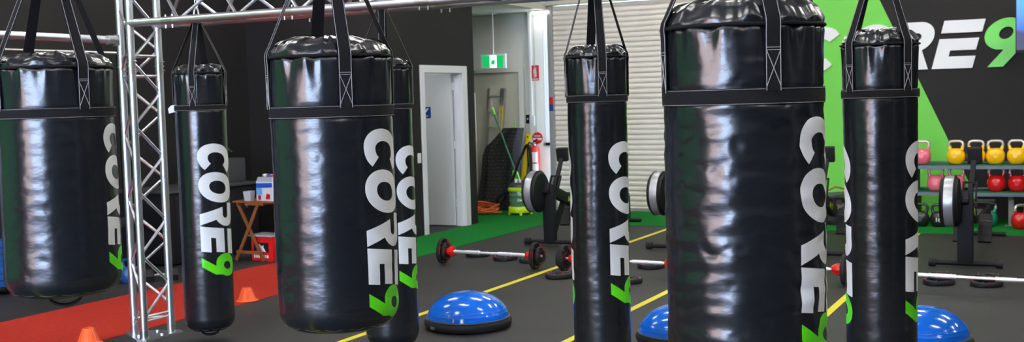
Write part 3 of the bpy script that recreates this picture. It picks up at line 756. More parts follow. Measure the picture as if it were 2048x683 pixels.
def barbell(p0, p1, label, small='in'):
    p0 = Vector(p0); p1 = Vector(p1); d = p1 - p0; ang = math.atan2(d.y, d.x); L = d.length / 2
    mid = (p0 + p1) / 2
    r = empty('barbell', (mid.x, mid.y, .0), ang, label, 'barbell', 'barbells on the floor')
    z = .131
    bm = B(); cyl(bm, (-L - .065, 0, z), (L + .065, 0, z), .0125, 16); obj('bar', bm, 'chrome', r)
    for s in (-1, 1):
        bm = B(); cyl(bm, (s * (L - .13), 0, z), (s * (L - .26), 0, z), .017, 16); cyl(bm, (s * (L - .265), 0, z), (s * (L - .42), 0, z), .019, 16); obj('grip', bm, 'chrome', r)
        bm = B(); lathe(bm, [(.013, -.03), (.03, -.03), (.036, -.018), (.05, .01), (.052, .04), (.04, .045), (.013, .045)], 8, c=(s * (L - .075), 0, z), axis='X')
        if s > 0: pass
        tag(obj('collar', bm, 'red', r, smooth=False), 'red locking collar')
        bm = B(); plate_bm(bm, .125, .036, (s * L, 0, z)); obj('weight_plate', bm, ['rubber', 'red', 'steel'], r)
        bm = B(); plate_bm(bm, .085, .03, ((s * (L - .034)) if (small == 'in' and s < 0) else s * (L + .045), 0, z)); obj('small_plate', bm, ['rubber', 'red', 'steel'], r)
    return r
barbell((-5.683, 9.63, 0), (-4.633, 9.555, 0), 'chrome barbell with red collars lying near the green carpet corner')
barbell((-4.297, 9.477, 0), (-3.2, 9.42, 0), 'chrome barbell lying behind the slim bag of the roller door', 'out')
barbell((-2.87, 9.5, 0), (-1.773, 9.49, 0), 'chrome barbell mostly behind the largest bag, one end showing right', 'out')
barbell((-1.32, 9.40, 0), (-.20, 9.30, 0), 'chrome barbell in front of the rightmost rowing machine', 'out')
def floor_plate(x, y, label, z=0., group='loose weight plates', r=.125, stack=1):
    bm = B(); plate_bm(bm, r, .04, (0, 0, 0), 'Z'); o = obj('weight_plate', bm, ['rubber', 'red', 'steel'], None, loc=(x, y, .022 + z)); o.rotation_euler.z = random.random() * 6
    tag(o, label, 'weight plate', group); return o
for x, y, z, lb in ((-5.62, 10.22, 0, 'loose black plate behind the first barbell, nearest its left end'), (-5.22, 10.05, 0, 'loose black plate lying behind the middle of the first barbell'), (-4.88, 9.98, 0, 'loose black plate behind the first barbell, beside its right plates'),
                (-4.225, 9.17, 0, 'loose black plate alone beside the yellow line in front of a barbell'), (-3.63, 9.95, 0, 'loose black plate behind the second barbell bar'), (-3.52, 9.1, 0, 'loose black plate peeking out right of the slim bag'),
                (-1.08, 9.78, 0, 'loose black plate under another behind the rightmost barbell'), (-1.06, 9.79, .042, 'smaller loose plate stacked on a plate behind the rightmost barbell'),
                (-.72, 9.80, 0, 'loose black plate at floor level, further right behind the rightmost barbell'), (-.70, 9.82, .042, 'smaller plate on top of the plate further right')):
    floor_plate(x, y, lb, z and z + .003, r=.125 if z == 0 and x < -3.55 or x > -1.2 and z == 0 and x != -3.52 else (.1 if z else .11))

r = empty('gear_bag', (-2.71, 13.96, .006), .2, 'black gear bag with grey pad and red strap on green carpet before the lime wall', 'bag')
bm = B(); lathe(bm, [(.001, 0), (.2, 0), (.235, .05), (.235, .18), (.2, .27), (.13, .31), (.001, .32)], 40, fn=lambda rr, h, a: rr * (1 + .1 * math.cos(3 * a + h * 9) + .05 * math.sin(7 * a)))
obj('body', bm, 'fabric', r)
bm = B(); box(bm, (.02, -.05, .345), (.26, .18, .06), rot=rotm(x=.05, y=-.06), bev=.012); obj('folded_pad', bm, 'greyplastic', r)
bm = B(); tube(bm, [(-.14, -.1, .28), (-.1, -.14, .40), (.0, -.12, .45), (.12, -.12, .42), (.18, -.1, .33)], .012, n=8); tag(obj('carry_handle', bm, 'wood', r), 'tan carry handle')
bm = B(); box(bm, (.06, -.235, .22), (.12, .012, .05), bev=.004); tag(obj('strap', bm, 'red', r), 'red strap')

# ------------------------------------------------------------------ balance domes
def bosu(x, y, label, rz=0.):
    r = empty('balance_dome', (x, y, 0), rz, label, 'balance trainer', 'blue balance domes')
    bm = B(); lathe(bm, [(.001, .004), (.27, .004), (.30, .012), (.312, .03), (.314, .05), (.306, .064), (.294, .068), (.26, .066), (.001, .066)], 72); obj('base_platform', bm, 'rubber', r)
    bm = B(); pr = []
    for k in range(28):
        t = PI / 2 * k / 27; pr.append((.293 * math.cos(t) ** .92, .062 + .19 * math.sin(t)))
    out = []
    for i, (a, b) in enumerate(pr):
        out.append((a, b))
        if i in (4, 6): out += [(a + .0005, b + .002), (a - .001, b + .006)]
    lathe(bm, [(a if a > .001 else .001, b) for a, b in out], 72); obj('dome', bm, 'blue', r)
    bm = B(); lathe(bm, [(.294, .066), (.301, .07), (.299, .078), (.29, .08)], 72); tag(obj('rim', bm, 'greyplastic', r), 'dark brown-grey lip where dome meets base')
    bm = B(); lathe(bm, [(.001, .254), (.012, .2535), (.014, .251)], 16); obj('valve', bm, 'blue', r)
    bm = B(); box(bm, (0, -.314, .035), (.05, .01, .02), bev=.003); obj('grip_recess', bm, 'steel', r)
    return r
bosu(-3.93, 6.97, 'blue balance dome standing in full view on the black floor', -.4)
bosu(-2.33, 6.98, 'blue balance dome half hidden at the left foot of the largest bag')
bosu(-.92, 7.36, 'blue balance dome showing right of the slim bag, below the last barbell')

# ------------------------------------------------------------------ cones
def cone(x, y, label):
    r = empty('training_cone', (x, y, .006), 0, label, 'cone', 'orange training cones'); r.scale = (.92, .92, 1.12)
    bm = B(); lathe(bm, [(.1, 0), (.102, .004), (.085, .008), (.075, .02), (.04, .095), (.036, .098), (.034, .094), (.07, .016), (.09, 0), (.1, 0)], 40); obj('shell', bm, 'orange', r)
    bm = B()
    for k in range(8):
        a = 2 * PI * k / 8; cyl(bm, (.078 * math.cos(a), .078 * math.sin(a), .014), (.044 * math.cos(a), .044 * math.sin(a), .088), .0022, 6)
    obj('rib', bm, 'orange', r)
cone(-6.15, 5.56, 'orange training cone low on the red carpet left of the truss foot')
cone(-6.2, 7.28, 'orange training cone on the red carpet edge right of the slim bag')

# ------------------------------------------------------------------ far left corner
ct = empty('black_counter', (-8.7, 9.4, 0), 0, 'black storage counter against the dark wall behind the slim bag', 'counter')
bm = B(); cbox(bm, (-.38, -.75, .02), (.38, .62, .75), bev=.006); obj('body', bm, 'blackplastic', ct)
bm = B(); cbox(bm, (-.39, -.77, .75), (.41, .64, .775), bev=.004); obj('countertop', bm, 'greyplastic', ct)
for y in (-.4, .2):
    bm = B(); cbox(bm, (.38, y - .28, .08), (.396, y + .28, .7), bev=.004); dd = obj('cabinet_door', bm, 'blackplastic', ct)
    bm = B(); cbox(bm, (.396, y + .2, .5), (.41, y + .215, .62)); obj('door_handle', bm, 'steel', dd)
gb = empty('speaker_cabinet', (-8.55, 9.72, .776), 0, 'dark grey square speaker cabinet standing on the black counter', 'speaker')
bm = B(); cbox(bm, (-.14, -.22, 0), (.14, .22, .27), bev=.01); obj('body', bm, 'greyplastic', gb)
bm = B(); cbox(bm, (.14, -.2, .02), (.148, .2, .25), bev=.002); obj('grille', bm, 'greyplastic', gb)
hp = empty('clip_lamp', (-8.52, 9.66, 1.047), 0, 'black clip lamp with silver arc lying on the grey cabinet', 'lamp')
bm = B(); cbox(bm, (-.06, -.16, 0), (.06, .08, .07), bev=.02); obj('base', bm, 'blackplastic', hp)
bm = B(); tube(bm, [(.02, -.2, .05), (.03, -.14, .10), (.03, -.04, .12), (.03, .08, .11), (.03, .16, .07)], .012, n=8, rad=[.01, .014, .016, .012, .005]); obj('arc', bm, 'steel', hp)
bw = empty('silver_tray', (-8.44, 9.30, .776), 0, 'shiny silver tray glinting on the black counter edge', 'tray')
bm = B(); lathe(bm, [(.001, .003), (.1, .003), (.14, .02), (.145, .02), (.102, 0), (.001, 0)], 32); obj('dish', bm, 'steel', bw)

tb = empty('folding_table', (-7.68, 9.38, 0), 0, 'small folding wooden tray table holding a powder box', 'table')
bm = B()
for i in range(6): cbox(bm, (-.29, -.19 + i * .064, .615), (.36, -.19 + i * .064 + .058, .632), bev=.003)
cbox(bm, (-.12, -.2, .59), (.12, .2, .613)); obj('tabletop', bm, 'wood', tb)
for y in (-.16, .16):
    for s in (-1, 1):
        bm = B(); ox = -.11 if y < 0 else .13; beam(bm, (ox - s * .15, y + s * .014, .61), (ox + s * .17, y + s * .014, .008), .034, .018, up=(0, 1, 0), bev=.003); obj('leg', bm, 'wood', tb)
for x in (-.24, .26):
    bm = B(); beam(bm, (x, -.17, .598), (x, .17, .598), .02, .03); obj('stretcher', bm, 'wood', tb)
bm = B(); beam(bm, (-.26, -.19, .1), (.06, -.19, .1), .018, .03); obj('front_stretcher', bm, 'wood', tb)

pb = empty('powder_box', (-7.58, 9.33, .632), -.25, 'white and blue washing powder carton on the wooden table', 'box')
bm = B(); cbox(bm, (-.13, -.08, 0), (.15, .08, .2), bev=.004); obj('carton', bm, 'boxwhite', pb)
bm = B(); prism(bm, [(-.13, 0), (.15, 0), (.13, .05), (-.1, .045)], .15, lambda u, v, w: (u, -.075 + w, .2 + v)); obj('lid', bm, 'tub', pb, smooth=False)
bm = B(); mpf = lambda u, v, w: (u, -.0812 - w, v)
prism(bm, [(-.125, .13), (.145, .145), (.145, .19), (-.125, .18)], .001, mpf, 0)
prism(bm, [(-.125, .06), (-.03, .06), (-.03, .13), (-.125, .13)], .001, mpf, 1)
prism(bm, [(.0, .06), (.1, .06), (.12, .12), (.05, .135), (.0, .12)], .001, mpf, 2)
prism(bm, [(.03, .02), (.1, .02), (.11, .07), (.05, .08)], .0015, mpf, 3)
prism(bm, [(-.1, .01), (-.05, .01), (-.05, .055), (-.1, .055)], .0015, mpf, 3)
obj('printed_front', bm, ['boxblue', 'boxlight', 'signwhite', 'red'], pb, smooth=False)
bm = B()
for i in range(5): box(bm, (-.03 + i * .035, -.02 + .02 * (i % 2), .262), (.05, .06, .02), rot=rotm(z=i * .7, y=.2), bev=.004, mi=i % 3)
obj('sachet_pile', bm, ['boxwhite', 'red', 'boxblue'], pb)
tu = empty('plastic_tub', (-7.80, 9.26, .632), .1, 'frosted clear plastic tub beside the powder carton', 'tub')
bm = B(); lathe(bm, [(.001, 0), (.05, 0), (.064, .1), (.061, .1), (.048, .006), (.001, .006)], 4); bmesh.ops.rotate(bm, cent=(0, 0, 0), matrix=rotm(z=PI / 4), verts=bm.verts); obj('shell', bm, 'tub', tu, smooth=False)
rc = empty('red_crate', (-7.69, 9.385, 0), -.02, 'red box with white dog emblem under the wooden table', 'crate')
bm = B(); cbox(bm, (-.13, -.10, 0), (.15, .10, .255), bev=.006); obj('body', bm, 'red', rc)
bm = B(); cbox(bm, (-.17, -.12, .256), (.16, .11, .266)); cbox(bm, (-.14, -.125, .267), (.15, .1, .275)); obj('papers', bm, 'tub', rc, smooth=False)
bm = B(); mpf = lambda u, v, w: (u, -.1005 - w, v)
prism(bm, [(-.10, .09), (.10, .09), (.10, .19), (-.10, .19)], .0008, mpf, 1)
prism(bm, [(-.05, .095), (.06, .095), (.045, .12), (.03, .14), (.035, .165), (.01, .15), (-.005, .165), (-.03, .18), (-.035, .165), (-.06, .155), (-.045, .14), (-.025, .135), (-.03, .115)], .002, mpf, 0)
for i in range(7): prism(bm, [(-.1 + i * .029, .03), (-.08 + i * .029, .03), (-.08 + i * .029, .06), (-.1 + i * .029, .06)], .001, mpf, 0)
obj('emblem', bm, ['signwhite', 'blackplastic'], rc, smooth=False)

# squat rack behind the truss column
sr = empty('squat_rack', (-8.35, 7.4, 0), 0, 'black steel squat rack with punched uprights by the dark wall', 'rack')
for y in (.72, -1.12):
    bm = B(); cbox(bm, (-.035, y - .035, .01), (.035, y + .035, 2.2), bev=.004); up = obj('upright', bm, 'blackmetal', sr)
    bm = B()
    for k in range(36): cyl(bm, (.034, y, .3 + k * .05), (.0362, y, .3 + k * .05), .009, 8)
    obj('pin_holes', bm, 'racknavy', up)
    bm = B(); cbox(bm, (-.5, y - .035, .0), (.3, y + .035, .05), bev=.004); obj('foot', bm, 'blackmetal', sr)
bm = B(); cyl(bm, (0, -1.12, 2.16), (0, .72, 2.16), .014, 12); obj('pull_up_bar', bm, 'alu', sr)
bm = B()
for y in (.72, -1.12):
    for z in (2.16, 2.08): cyl(bm, (.03, y, z), (.06, y, z), .016, 8)
obj('bolts', bm, 'steel', sr)
bm = B(); cbox(bm, (-.2, .2, .50), (.2, .66, .57), bev=.02); obj('safety_pad', bm, 'rubber', sr)
# stack of blue pads
for i in range(7):
    bm = B(); box(bm, (0, 0, 0), (.5, .62, .058), bev=.014)
    o = obj('blue_mat', bm, 'blue_pad', None, loc=(-8.82 + .012 * (i % 3 - 1), 6.67 + .01 * (i % 2), .10 + i * .059)); o.rotation_euler.z = .04 * (i % 3 - 1)
    tag(o, ('blue foam pad lying at the bottom of the stack', 'blue foam pad second from the bottom of the stack', 'blue foam pad third from the bottom of the stack', 'blue foam pad in the middle of the stack', 'blue foam pad third from the top of the stack', 'blue foam pad just under the topmost one', 'topmost blue foam pad of the stack')[i] + ' behind the fat bag', 'pad', 'stack of blue pads')
r = empty('low_trolley', (-8.82, 6.67, 0), 0, 'low black trolley carrying the stack of blue pads', 'trolley')
bm = B(); box(bm, (0, 0, .06), (.54, .64, .02), bev=.004); obj('deck', bm, 'blackplastic', r)
for sx in (-.2, .2):
    for sy in (-.25, .25):
        bm = B(); cyl(bm, (sx - .015, sy, .025), (sx + .015, sy, .025), .025, 16); obj('wheel', bm, 'rubber', r)
kettlebell('blue_bell', 'blue coated kettlebell on the floor beside the squat rack', (-7.98, 7.72, 0), group='floor weights by the rack', handle='blue_bell', s=.8)
r = empty('hex_dumbbell', (-7.75, 7.9, 0), .9, 'black hexagonal dumbbell on the floor right of the truss legs', 'dumbbell')
for s in (-1, 1):
    bm = B(); lathe(bm, [(.001, -.045), (.055, -.045), (.065, -.035), (.065, .035), (.055, .045), (.001, .045)], 6, c=(s * .11, 0, .057), axis='X'); obj('head', bm, 'rubber', r, smooth=False)
bm = B(); cyl(bm, (-.07, 0, .057), (.07, 0, .057), .016, 12); obj('handle', bm, 'steel', r)

# ------------------------------------------------------------------ alcove things
r = empty('white_locker', (-8.43, 14.49, 0), 0, 'tall white cupboard at the alcove edge behind the charcoal wall', 'cupboard')
bm = B(); cbox(bm, (-.4, -.19, .03), (.40, .17, 1.72), bev=.004); obj('body', bm, 'wall_white', r, smooth=False)
bm = B(); cbox(bm, (-.39, -.21, .05), (.395, -.192, 1.70), bev=.003); dd = obj('locker_door', bm, 'wall_white', r, smooth=False)
bm = B(); cbox(bm, (-.33, -.225, .9), (-.31, -.211, 1.02)); obj('door_handle', bm, 'steel', dd)
bm = B(); cbox(bm, (-.38, -.17, 0), (.38, .15, .03)); obj('plinth', bm, 'greyplastic', r, smooth=False)
r = empty('wire_crate', (-8.17, 14.45, 1.722), 0, 'black wire crate with green lid on top of the white cupboard', 'crate')
bm = B()
for x in (-.16, -.08, 0, .08, .16):
    for y in (-.13, .13): cyl(bm, (x, y, 0), (x, y, .28), .009, 8)
for y in (-.06, .06):
    for x in (-.16, .16): cyl(bm, (x, y, 0), (x, y, .28), .009, 8)
for z in (.01, .14, .27):
    tube(bm, [(-.16, -.13, z), (.16, -.13, z), (.16, .13, z), (-.16, .13, z)], .008, n=6, closed=True)
obj('wire_body', bm, 'blackmetal', r)
bm = B(); cbox(bm, (-.19, -.16, .28), (.19, .16, .325), bev=.01); obj('lid', bm, 'darkgreen', r)

def ladder():
    r = empty('extension_ladder', (-7.87, 14.93, 0), 0, 'aluminium ladder with yellow sides leaning on the cream exit door', 'ladder')
    bot = lambda x: Vector((x, -.12, .02)); top = lambda x: Vector((x + .02, .13, 1.76))
    for x, k in ((-.155, 0), (.06, 1), (.11, 2)):
        bm = B(); a, b = bot(x), top(x); off = Vector((0, -.012 * k, 0)); beam(bm, a + off, b + off, .024, .05, up=(0, 1, 0), bev=.004)
        cyl(bm, b + off + Vector((-.014, 0, .0)), b + off + Vector((.014, 0, .0)), .03, 14); obj('rail', bm, 'steel', r)
        if k:
            bm = B(); beam(bm, a + off + (b - a) * .28 + Vector((0, -.028, 0)), a + off + (b - a) * .86 + Vector((0, -.028, 0)), .016, .005, up=(0, 1, 0)); tag(obj('yellow_strip', bm, 'yellow_plastic', r), 'yellow strip along the rail')
    for t in (.12, .26, .4, .54, .68, .82, .95):
        bm = B(); a = bot(-.155) + (top(-.155) - bot(-.155)) * t; b = bot(.06) + (top(.06) - bot(.06)) * t; beam(bm, a, b, .03, .022); obj('rung', bm, 'steel', r)
ladder()
# patterned black cover
def cover():
    r = empty('patterned_cover', (-7.65, 14.56, 0), 0, 'black fabric cover with white pattern propped upright beside the vacuum', 'cover')
    bm = B(); nx, nz = 26, 32
    def edge(z):
        L = -.37 + .10 * min(1, z / .95) + max(0, z - .8) * .25
        if z > .95: L = -.20 + (z - .95) * .95
        return L, .27 + .07 * min(1, z / 1.2)
    def pt(s, z, o):
        a, b = edge(z); x = a + (b - a) * s
        y = .13 * (z / 1.2) + .045 * math.sin(s * 11 + z * 2) + .03 * math.sin(s * 23 - z * 3) - .02 * math.cos(z * 7)
        return Vector((x, y + o, z))
    g = [[[bm.verts.new(pt(i / nx, .01 + 1.19 * j / nz, o)) for j in range(nz + 1)] for i in range(nx + 1)] for o in (0, .05)]
    for q in (0, 1):
        for i in range(nx):
            for j in range(nz): bm.faces.new((g[q][i][j], g[q][i + 1][j], g[q][i + 1][j + 1], g[q][i][j + 1]))
    for i in range(nx):
        for j in (0, nz): bm.faces.new((g[0][i][j], g[0][i + 1][j], g[1][i + 1][j], g[1][i][j]))
    for j in range(nz):
        for i in (0, nx): bm.faces.new((g[0][i][j], g[0][i][j + 1], g[1][i][j + 1], g[1][i][j]))
    obj('fabric', bm, 'fabric', r)
    bm = B()
    for a in range(13):
        for b in range(22):
            s = (a + .5 * (b % 2) + .4) / 13.6; z = .05 + b * .052
            p = pt(s, z, -.004); k = .0044
            vs = [bm.verts.new(p + Vector(q) * k) for q in ((-1, 0, -.3), (0, 0, -1.2), (1, 0, .2), (.4, 0, 1.3), (-.6, 0, .8))]
            bm.faces.new(vs)
    tag(obj('printed_pattern', bm, 'fabric_dot', r, smooth=False), 'small white marks printed all over the fabric', kind='stuff')
cover()
r = empty('green_broom', (-7.42, 14.48, 0), 0, 'dark green handled broom leaning over the black patterned cover', 'broom')
bm = B(); cyl(bm, (-.22, .0, 1.43), (.14, -.05, .56), .013, 12); obj('handle', bm, 'darkgreen', r)
bm = B(); cyl(bm, (-.245, .003, 1.50), (-.20, -.002, 1.40), .019, 12); obj('handle_cap', bm, 'limegreen', r)
bm = B(); prism(bm, [(.10, .60), (.15, .62), (.23, .40), (.24, .36), (.10, .36), (.09, .42)], .035, lambda u, v, w: (u, -.075 + w, v)); tag(obj('brush_head', bm, 'limegreen', r, smooth=False), 'bright green brush head')
bm = B(); prism(bm, [(.10, .36), (.24, .36), (.26, .02), (.08, .02)], .03, lambda u, v, w: (u, -.072 + w, v)); obj('bristles', bm, 'darkgreen', r, smooth=False)
r = empty('green_mop', (-7.52, 14.86, 0), 0, 'lime green mop handle tip poking up behind the patterned cover', 'mop')
bm = B(); cyl(bm, (0, 0, .02), (0, .06, 1.29), .011, 10); obj('handle', bm, 'limegreen', r)
bm = B(); box(bm, (0, .0, .02), (.1, .05, .03), bev=.008); obj('head', bm, 'limegreen', r)
r = empty('yellow_board', (-7.38, 14.88, 0), 0, 'long flat yellow board leaning against the white pier', 'board')
bm = B(); beam(bm, (-.05, -.05, .01), (.06, .08, 1.11), .075, .02, up=(0, 1, 0), bev=.004); obj('board', bm, 'yellow_plastic', r)
bm = B(); cyl(bm, (.052, .055, 1.06), (.052, .08, 1.06), .012, 12); obj('hang_hole', bm, 'blackplastic', r)

# vacuum cleaner
r = empty('vacuum_cleaner', (-7.06, 14.10, 0.006), 0, 'round lime and grey canister vacuum with black hose', 'vacuum cleaner')
bm = B(); lathe(bm, [(.001, .03), (.15, .03), (.165, .05), (.165, .10), (.155, .115), (.15, .12), (.001, .12)], 40)
for a in range(4): cyl(bm, (.15 * math.cos(a * PI / 2 + .5), .15 * math.sin(a * PI / 2 + .5), 0.0), (.15 * math.cos(a * PI / 2 + .5), .15 * math.sin(a * PI / 2 + .5), .04), .02, 12)
tag(obj('base', bm, 'lime', r), 'lime plastic base with castors')
bm = B(); lathe(bm, [(.148, .118), (.15, .18), (.153, .185), (.153, .20), (.15, .205), (.15, .26), (.153, .265), (.153, .28), (.15, .285), (.15, .33), (.001, .33)], 40); tag(obj('tank', bm, 'tank', r), 'shiny translucent tank')
bm = B(); lathe(bm, [(.14, .33), (.166, .335), (.17, .37), (.155, .385), (.001, .385)], 40); box(bm, (0, -.165, .37), (.12, .03, .035), bev=.008); tag(obj('lid_ring', bm, 'lime', r), 'lime lid ring with latch')
bm = B(); lathe(bm, [(.15, .385), (.145, .42), (.11, .45), (.001, .455)], 40); box(bm, (0, 0, .46), (.16, .05, .04), bev=.012); obj('motor_head', bm, 'greyplastic', r)
bm = B(); cyl(bm, (-.03, -.05, .45), (-.03, -.05, .50), .02, 14); cyl(bm, (.02, -.03, .45), (.02, -.03, .49), .018, 14); tag(obj('knob', bm, 'signwhite', r), 'white knobs on top')
bm = B(); hp_ = []
for k in range(36):
    t = k / 35; a = PI * 1.05 * t
    hp_.append((-.33 + .26 * (1 - math.cos(a)) , .05 - .1 * t + .05 * math.sin(a), .12 + .80 * math.sin(a) * (1 if t < .5 else 1) + (.12 * t)))
hp_ = [(-.14, 0, .30), (-.22, .03, .30), (-.36, .06, .24), (-.42, .10, .16), (-.40, .16, .12), (-.30, .16, .25), (-.17, .14, .5), (-.05, .12, .75), (.06, .12, .92), (.15, .1, .96), (.22, .08, .90), (.25, .06, .72), (.26, .04, .45), (.25, .03, .2), (.22, .0, .06)]
sm = []
for i in range(len(hp_) - 1):
    p0 = Vector(hp_[max(i - 1, 0)]); p1 = Vector(hp_[i]); p2 = Vector(hp_[i + 1]); p3 = Vector(hp_[min(i + 2, len(hp_) - 1)])
    for q in range(6):
        t = q / 6; sm.append(.5 * ((2 * p1) + (p2 - p0) * t + (2 * p0 - 5 * p1 + 4 * p2 - p3) * t * t + (3 * p1 - p0 - 3 * p2 + p3) * t ** 3))
sm = [Vector((p.x * (.62 if p.x > 0 else 1), p.y, p.z)) for p in sm]
tube(bm, sm, .02, n=10, rad=[.019 + .003 * (i % 2) for i in range(len(sm))]); obj('hose', bm, 'blackplastic', r)
# orange cord coil
r = empty('cord_coil', (-7.60, 14.02, .006), 0, 'loosely coiled orange extension cord on the carpet by the cover', 'cord')
bm = B(); pts = []
for k in range(260):
    a = k * .17; rr = .15 + .045 * math.sin(k * .071) + .03 * math.sin(k * .37)
    pts.append((rr * 1.25 * math.cos(a) + .03 * math.sin(k * .05), rr * .8 * math.sin(a), .02 + .11 * (.5 + .5 * math.sin(k * .113)) * abs(math.sin(a * .5 + .7)) + .0002 * k))
tube(bm, pts, .010, n=8); obj('cable', bm, 'cord', r)
bm = B(); tube(bm, [(-.18, 0, .03), (-.26, -.05, .02), (-.30, -.02, .012)], .008, n=8); box(bm, (-.32, -.01, .02), (.05, .03, .028), bev=.006); obj('plug', bm, 'blackplastic', r)

# fire extinguisher and signs
r = empty('fire_extinguisher', (-7.20, 14.88, .50), 0, 'red fire extinguisher hanging on the white pier', 'fire extinguisher')
bm = B(); lathe(bm, [(.001, 0), (.06, 0), (.072, .012), (.075, .03), (.075, .36), (.066, .40), (.04, .425), (.028, .43), (.028, .445), (.001, .445)], 32); obj('cylinder', bm, 'red', r)
bm = B(); lathe(bm, [(.0758, .07), (.0758, .17)], 24, a0=-PI * .9, a1=-PI * .1); lathe(bm, [(.0758, .19), (.0758, .34)], 24, a0=-PI * .85, a1=-PI * .15); tag(obj('label_band', bm, 'signwhite', r), 'white instruction labels')
bm = B(); lathe(bm, [(.026, .43), (.03, .44), (.03, .475), (.001, .48)], 20); tag(obj('valve', bm, 'steel', r), 'brass coloured valve')
bm = B(); beam(bm, (-.02, 0, .47), (.07, -.03, .53), .02, .012); beam(bm, (-.02, 0, .455), (.07, -.03, .46), .02, .01); obj('lever', bm, 'blackmetal', r)
bm = B(); tube(bm, [(-.02, -.01, .46), (-.07, -.02, .48), (-.095, -.02, .42), (-.095, -.02, .25), (-.088, -.02, .12)], .011, n=8); obj('hose', bm, 'blackplastic', r)
bm = B(); cbox(bm, (-.03, .06, .3), (.03, .105, .36)); obj('wall_hook', bm, 'steel', r)
r = empty('fire_sign', (-7.195, 14.975, 1.88), 0, 'rectangular red sign with white extinguisher pictogram on the pier', 'sign')
bm = B(); cbox(bm, (-.062, -.004, 0), (.062, 0, .22)); obj('plate', bm, 'signred', r, smooth=False)
bm = B(); mp = lambda u, v, w: (u, -.0045 - w, v)
prism(bm, [(-.022, .05), (.022, .05), (.022, .15), (.012, .165), (.012, .178), (.03, .188), (.028, .194), (-.014, .182), (-.03, .16), (-.03, .11), (-.024, .11), (-.024, .15), (-.022, .15)], .001, mp)
prism(bm, [(-.05, .012), (.05, .012), (.05, .028), (-.05, .028)], .001, mp)
obj('pictogram', bm, 'signwhite', r, smooth=False)
r = empty('round_sign', (-7.185, 14.975, 1.04), 0, 'round red and white sign just above the fire extinguisher', 'sign')
bm = B(); lathe(bm, [(.001, -.004), (.085, -.004), (.086, 0)], 36, axis='Y'); obj('plate', bm, 'signred', r, smooth=False)
bm = B(); prism(bm, [(-.077, -.0), (.077, 0), (.07, -.03), (-.07, -.03)], .001, mp)
for i in range(5): prism(bm, [(-.05 + i * .021, .02), (-.036 + i * .021, .02), (-.036 + i * .021, .038), (-.05 + i * .021, .038)], .001, mp)
obj('print', bm, 'signwhite', r, smooth=False)
r = empty('door_button', (-7.39, 15.098, 1.27), 0, 'small black switch plate on the wall beside the exit door', 'switch')
bm = B(); cbox(bm, (-.035, -.012, -.02), (.035, 0, .11), bev=.004); obj('plate', bm, 'blackplastic', r)
bm = B(); cyl(bm, (0, -.012, .05), (0, -.018, .05), .014, 16); obj('button', bm, 'signwhite', r)
r = empty('small_sticker', (RX0 - .008, 14.798, 1.43), 0, 'red and blue sticker on the roller door guide', 'sticker')
bm = B(); cbox(bm, (-.033, -.002, .1), (.033, 0, .2), mi=0); cbox(bm, (-.033, -.002, .0), (.033, 0, .099), mi=1); obj('print', bm, ['signred', 'signblue'], r, smooth=False)
# exit sign
r = empty('exit_sign', (-7.68, 14.6, 2.08), .2, 'lit green and white exit sign hanging over the exit door', 'exit sign')
bm = B(); cbox(bm, (-.19, -.03, -.01), (.19, .03, .2), bev=.008); obj('casing', bm, 'signwhite', r)
bm = B(); mp = lambda u, v, w: (u, -.031 - w, v)
prism(bm, [(-.155, .0), (.155, .0), (.165, .175), (-.165, .175)], .004, mp); ep = obj('lit_panel', bm, 'exit_green', r, smooth=False)
bm = B(); mp = lambda u, v, w: (u, -.0355 - w, v)
prism(bm, [(-.045, .0), (.055, .0), (.055, .175), (-.045, .175)], .002, mp)
obj('lit_doorway', bm, 'exit_white', ep, smooth=False)
bm = B(); mp = lambda u, v, w: (u, -.038 - w, v)
prism(bm, [(-.03, .02), (-.015, .02), (0, .07), (.012, .03), (.035, .03), (.02, .045), (.015, .09), (.035, .08), (.04, .09), (.012, .115), (-.01, .11), (-.03, .08), (-.022, .075), (-.005, .09), (-.012, .06)], .002, mp)
prism(bm, arc(.018, .13, .011, .011, 0, 360, 12)[:-1], .002, mp)
obj('running_figure', bm, 'exit_green', ep, smooth=False)
bm = B(); cyl(bm, (0, 0, .2), (0, 0, .79), .011, 12); box(bm, (0, 0, .785), (.09, .05, .01)); obj('hanger', bm, 'signwhite', r)
# hoist chains beside the roller door
for x, lb in ((-7.185, 'hoist chain of the roller door hanging across the red fire sign'), (-7.03, 'hoist chain of the roller door hanging closest to the slats')):
    bm = B(); z = .95 if x > -7.1 else 1.12; k = 0
    while z < 2.86:
        pp = [(.008 * math.cos(2 * PI * q / 8), 0, z + .015 * math.sin(2 * PI * q / 8)) for q in range(8)]
        if k % 2: pp = [(0, p[0], p[2]) for p in pp]
        tube(bm, pp, .003, n=5, closed=True); z += .024; k += 1
    tag(obj('hoist_chain', bm, 'steel', None, loc=(x, 14.93, 0)), lb, 'chain', 'roller door chains')
r = empty('chain_bracket', (-6.98, 14.97, .95), 0, 'small black chain bracket on the pier beside the round sign', 'bracket')
bm = B(); cbox(bm, (-.07, -.08, -.02), (.07, .01, .02), bev=.004); obj('arm', bm, 'blackmetal', r)
bm = B(); cyl(bm, (-.05, -.085, 0), (-.05, -.04, 0), .02, 12); obj('pulley', bm, 'steel', r)

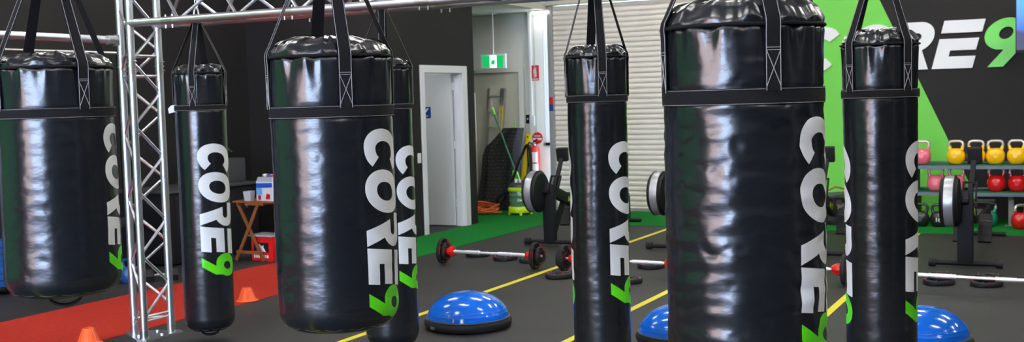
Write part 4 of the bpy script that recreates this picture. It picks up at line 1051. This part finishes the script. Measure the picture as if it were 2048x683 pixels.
# ------------------------------------------------------------------ ceiling battens
k = 0
for yi, y in enumerate((-1.2, 1.6, 4.4, 7.2, 10.0, 12.6)):
    for xi, x in enumerate((-7.4, -4.6, -1.8, 1.0, 3.8)):
        if x < -7 and y > 10.5: continue
        nm = 'twin tube ceiling batten, row %s from the open doorway, %s from the left wall' % (('first', 'second', 'third', 'fourth', 'fifth', 'sixth')[yi], ('first', 'second', 'third', 'fourth', 'fifth')[xi])
        r = empty('ceiling_batten', (x, y, ZC), 0, nm, 'light', 'ceiling batten lights')
        bm = B(); cbox(bm, (-.62, -.09, -.06), (.62, .09, 0), bev=.01); obj('housing', bm, 'signwhite', r)
        for s in (-1, 1):
            bm = B(); cyl(bm, (-.6, s * .045, -.08), (.6, s * .045, -.08), .019, 10); obj('tube', bm, 'tube', r)

# ------------------------------------------------------------------ world, camera, colour
w = bpy.data.worlds.new('daylight'); S.world = w; w.use_nodes = True
nt = w.node_tree; bg = nt.nodes['Background']
bg.inputs['Color'].default_value = (.56, .72, 1.0, 1); bg.inputs['Strength'].default_value = 27
sd = bpy.data.lights.new('sun', 'SUN'); sd.energy = 40; sd.angle = .01; sd.color = (1, .95, .88)
so = bpy.data.objects.new('sun', sd); COL.objects.link(so); so.rotation_euler = Vector((.45, -.5, -.75)).normalized().to_track_quat('-Z', 'Y').to_euler()
so.location = (0, -8, 12)

cam = bpy.data.cameras.new('camera'); co = bpy.data.objects.new('camera', cam); COL.objects.link(co)
cam.sensor_width = 36; cam.lens = 2262.3 / 2048 * 36; cam.clip_start = .05
pitch, roll, yaw = .062263, -.027854, .470683
cy, sy = math.cos(yaw), math.sin(yaw)
fwd = Vector((-sy * math.cos(pitch), cy * math.cos(pitch), -math.sin(pitch)))
r0v = Vector((cy, sy, 0)); u0 = r0v.cross(fwd)
rv = math.cos(roll) * r0v + math.sin(roll) * u0; uv = rv.cross(fwd)
m3 = Matrix((rv, uv, -fwd)).transposed()
co.matrix_world = Matrix.Translation((0, 0, 1.6)) @ m3.to_4x4()
cam.dof.use_dof = True; cam.dof.focus_distance = 4.6; cam.dof.aperture_fstop = 6.3
S.camera = co
S.view_settings.view_transform = 'Standard'; S.view_settings.look = 'None'
S.view_settings.gamma = 1; S.view_settings.use_curve_mapping = False
S.view_settings.exposure = 0.05
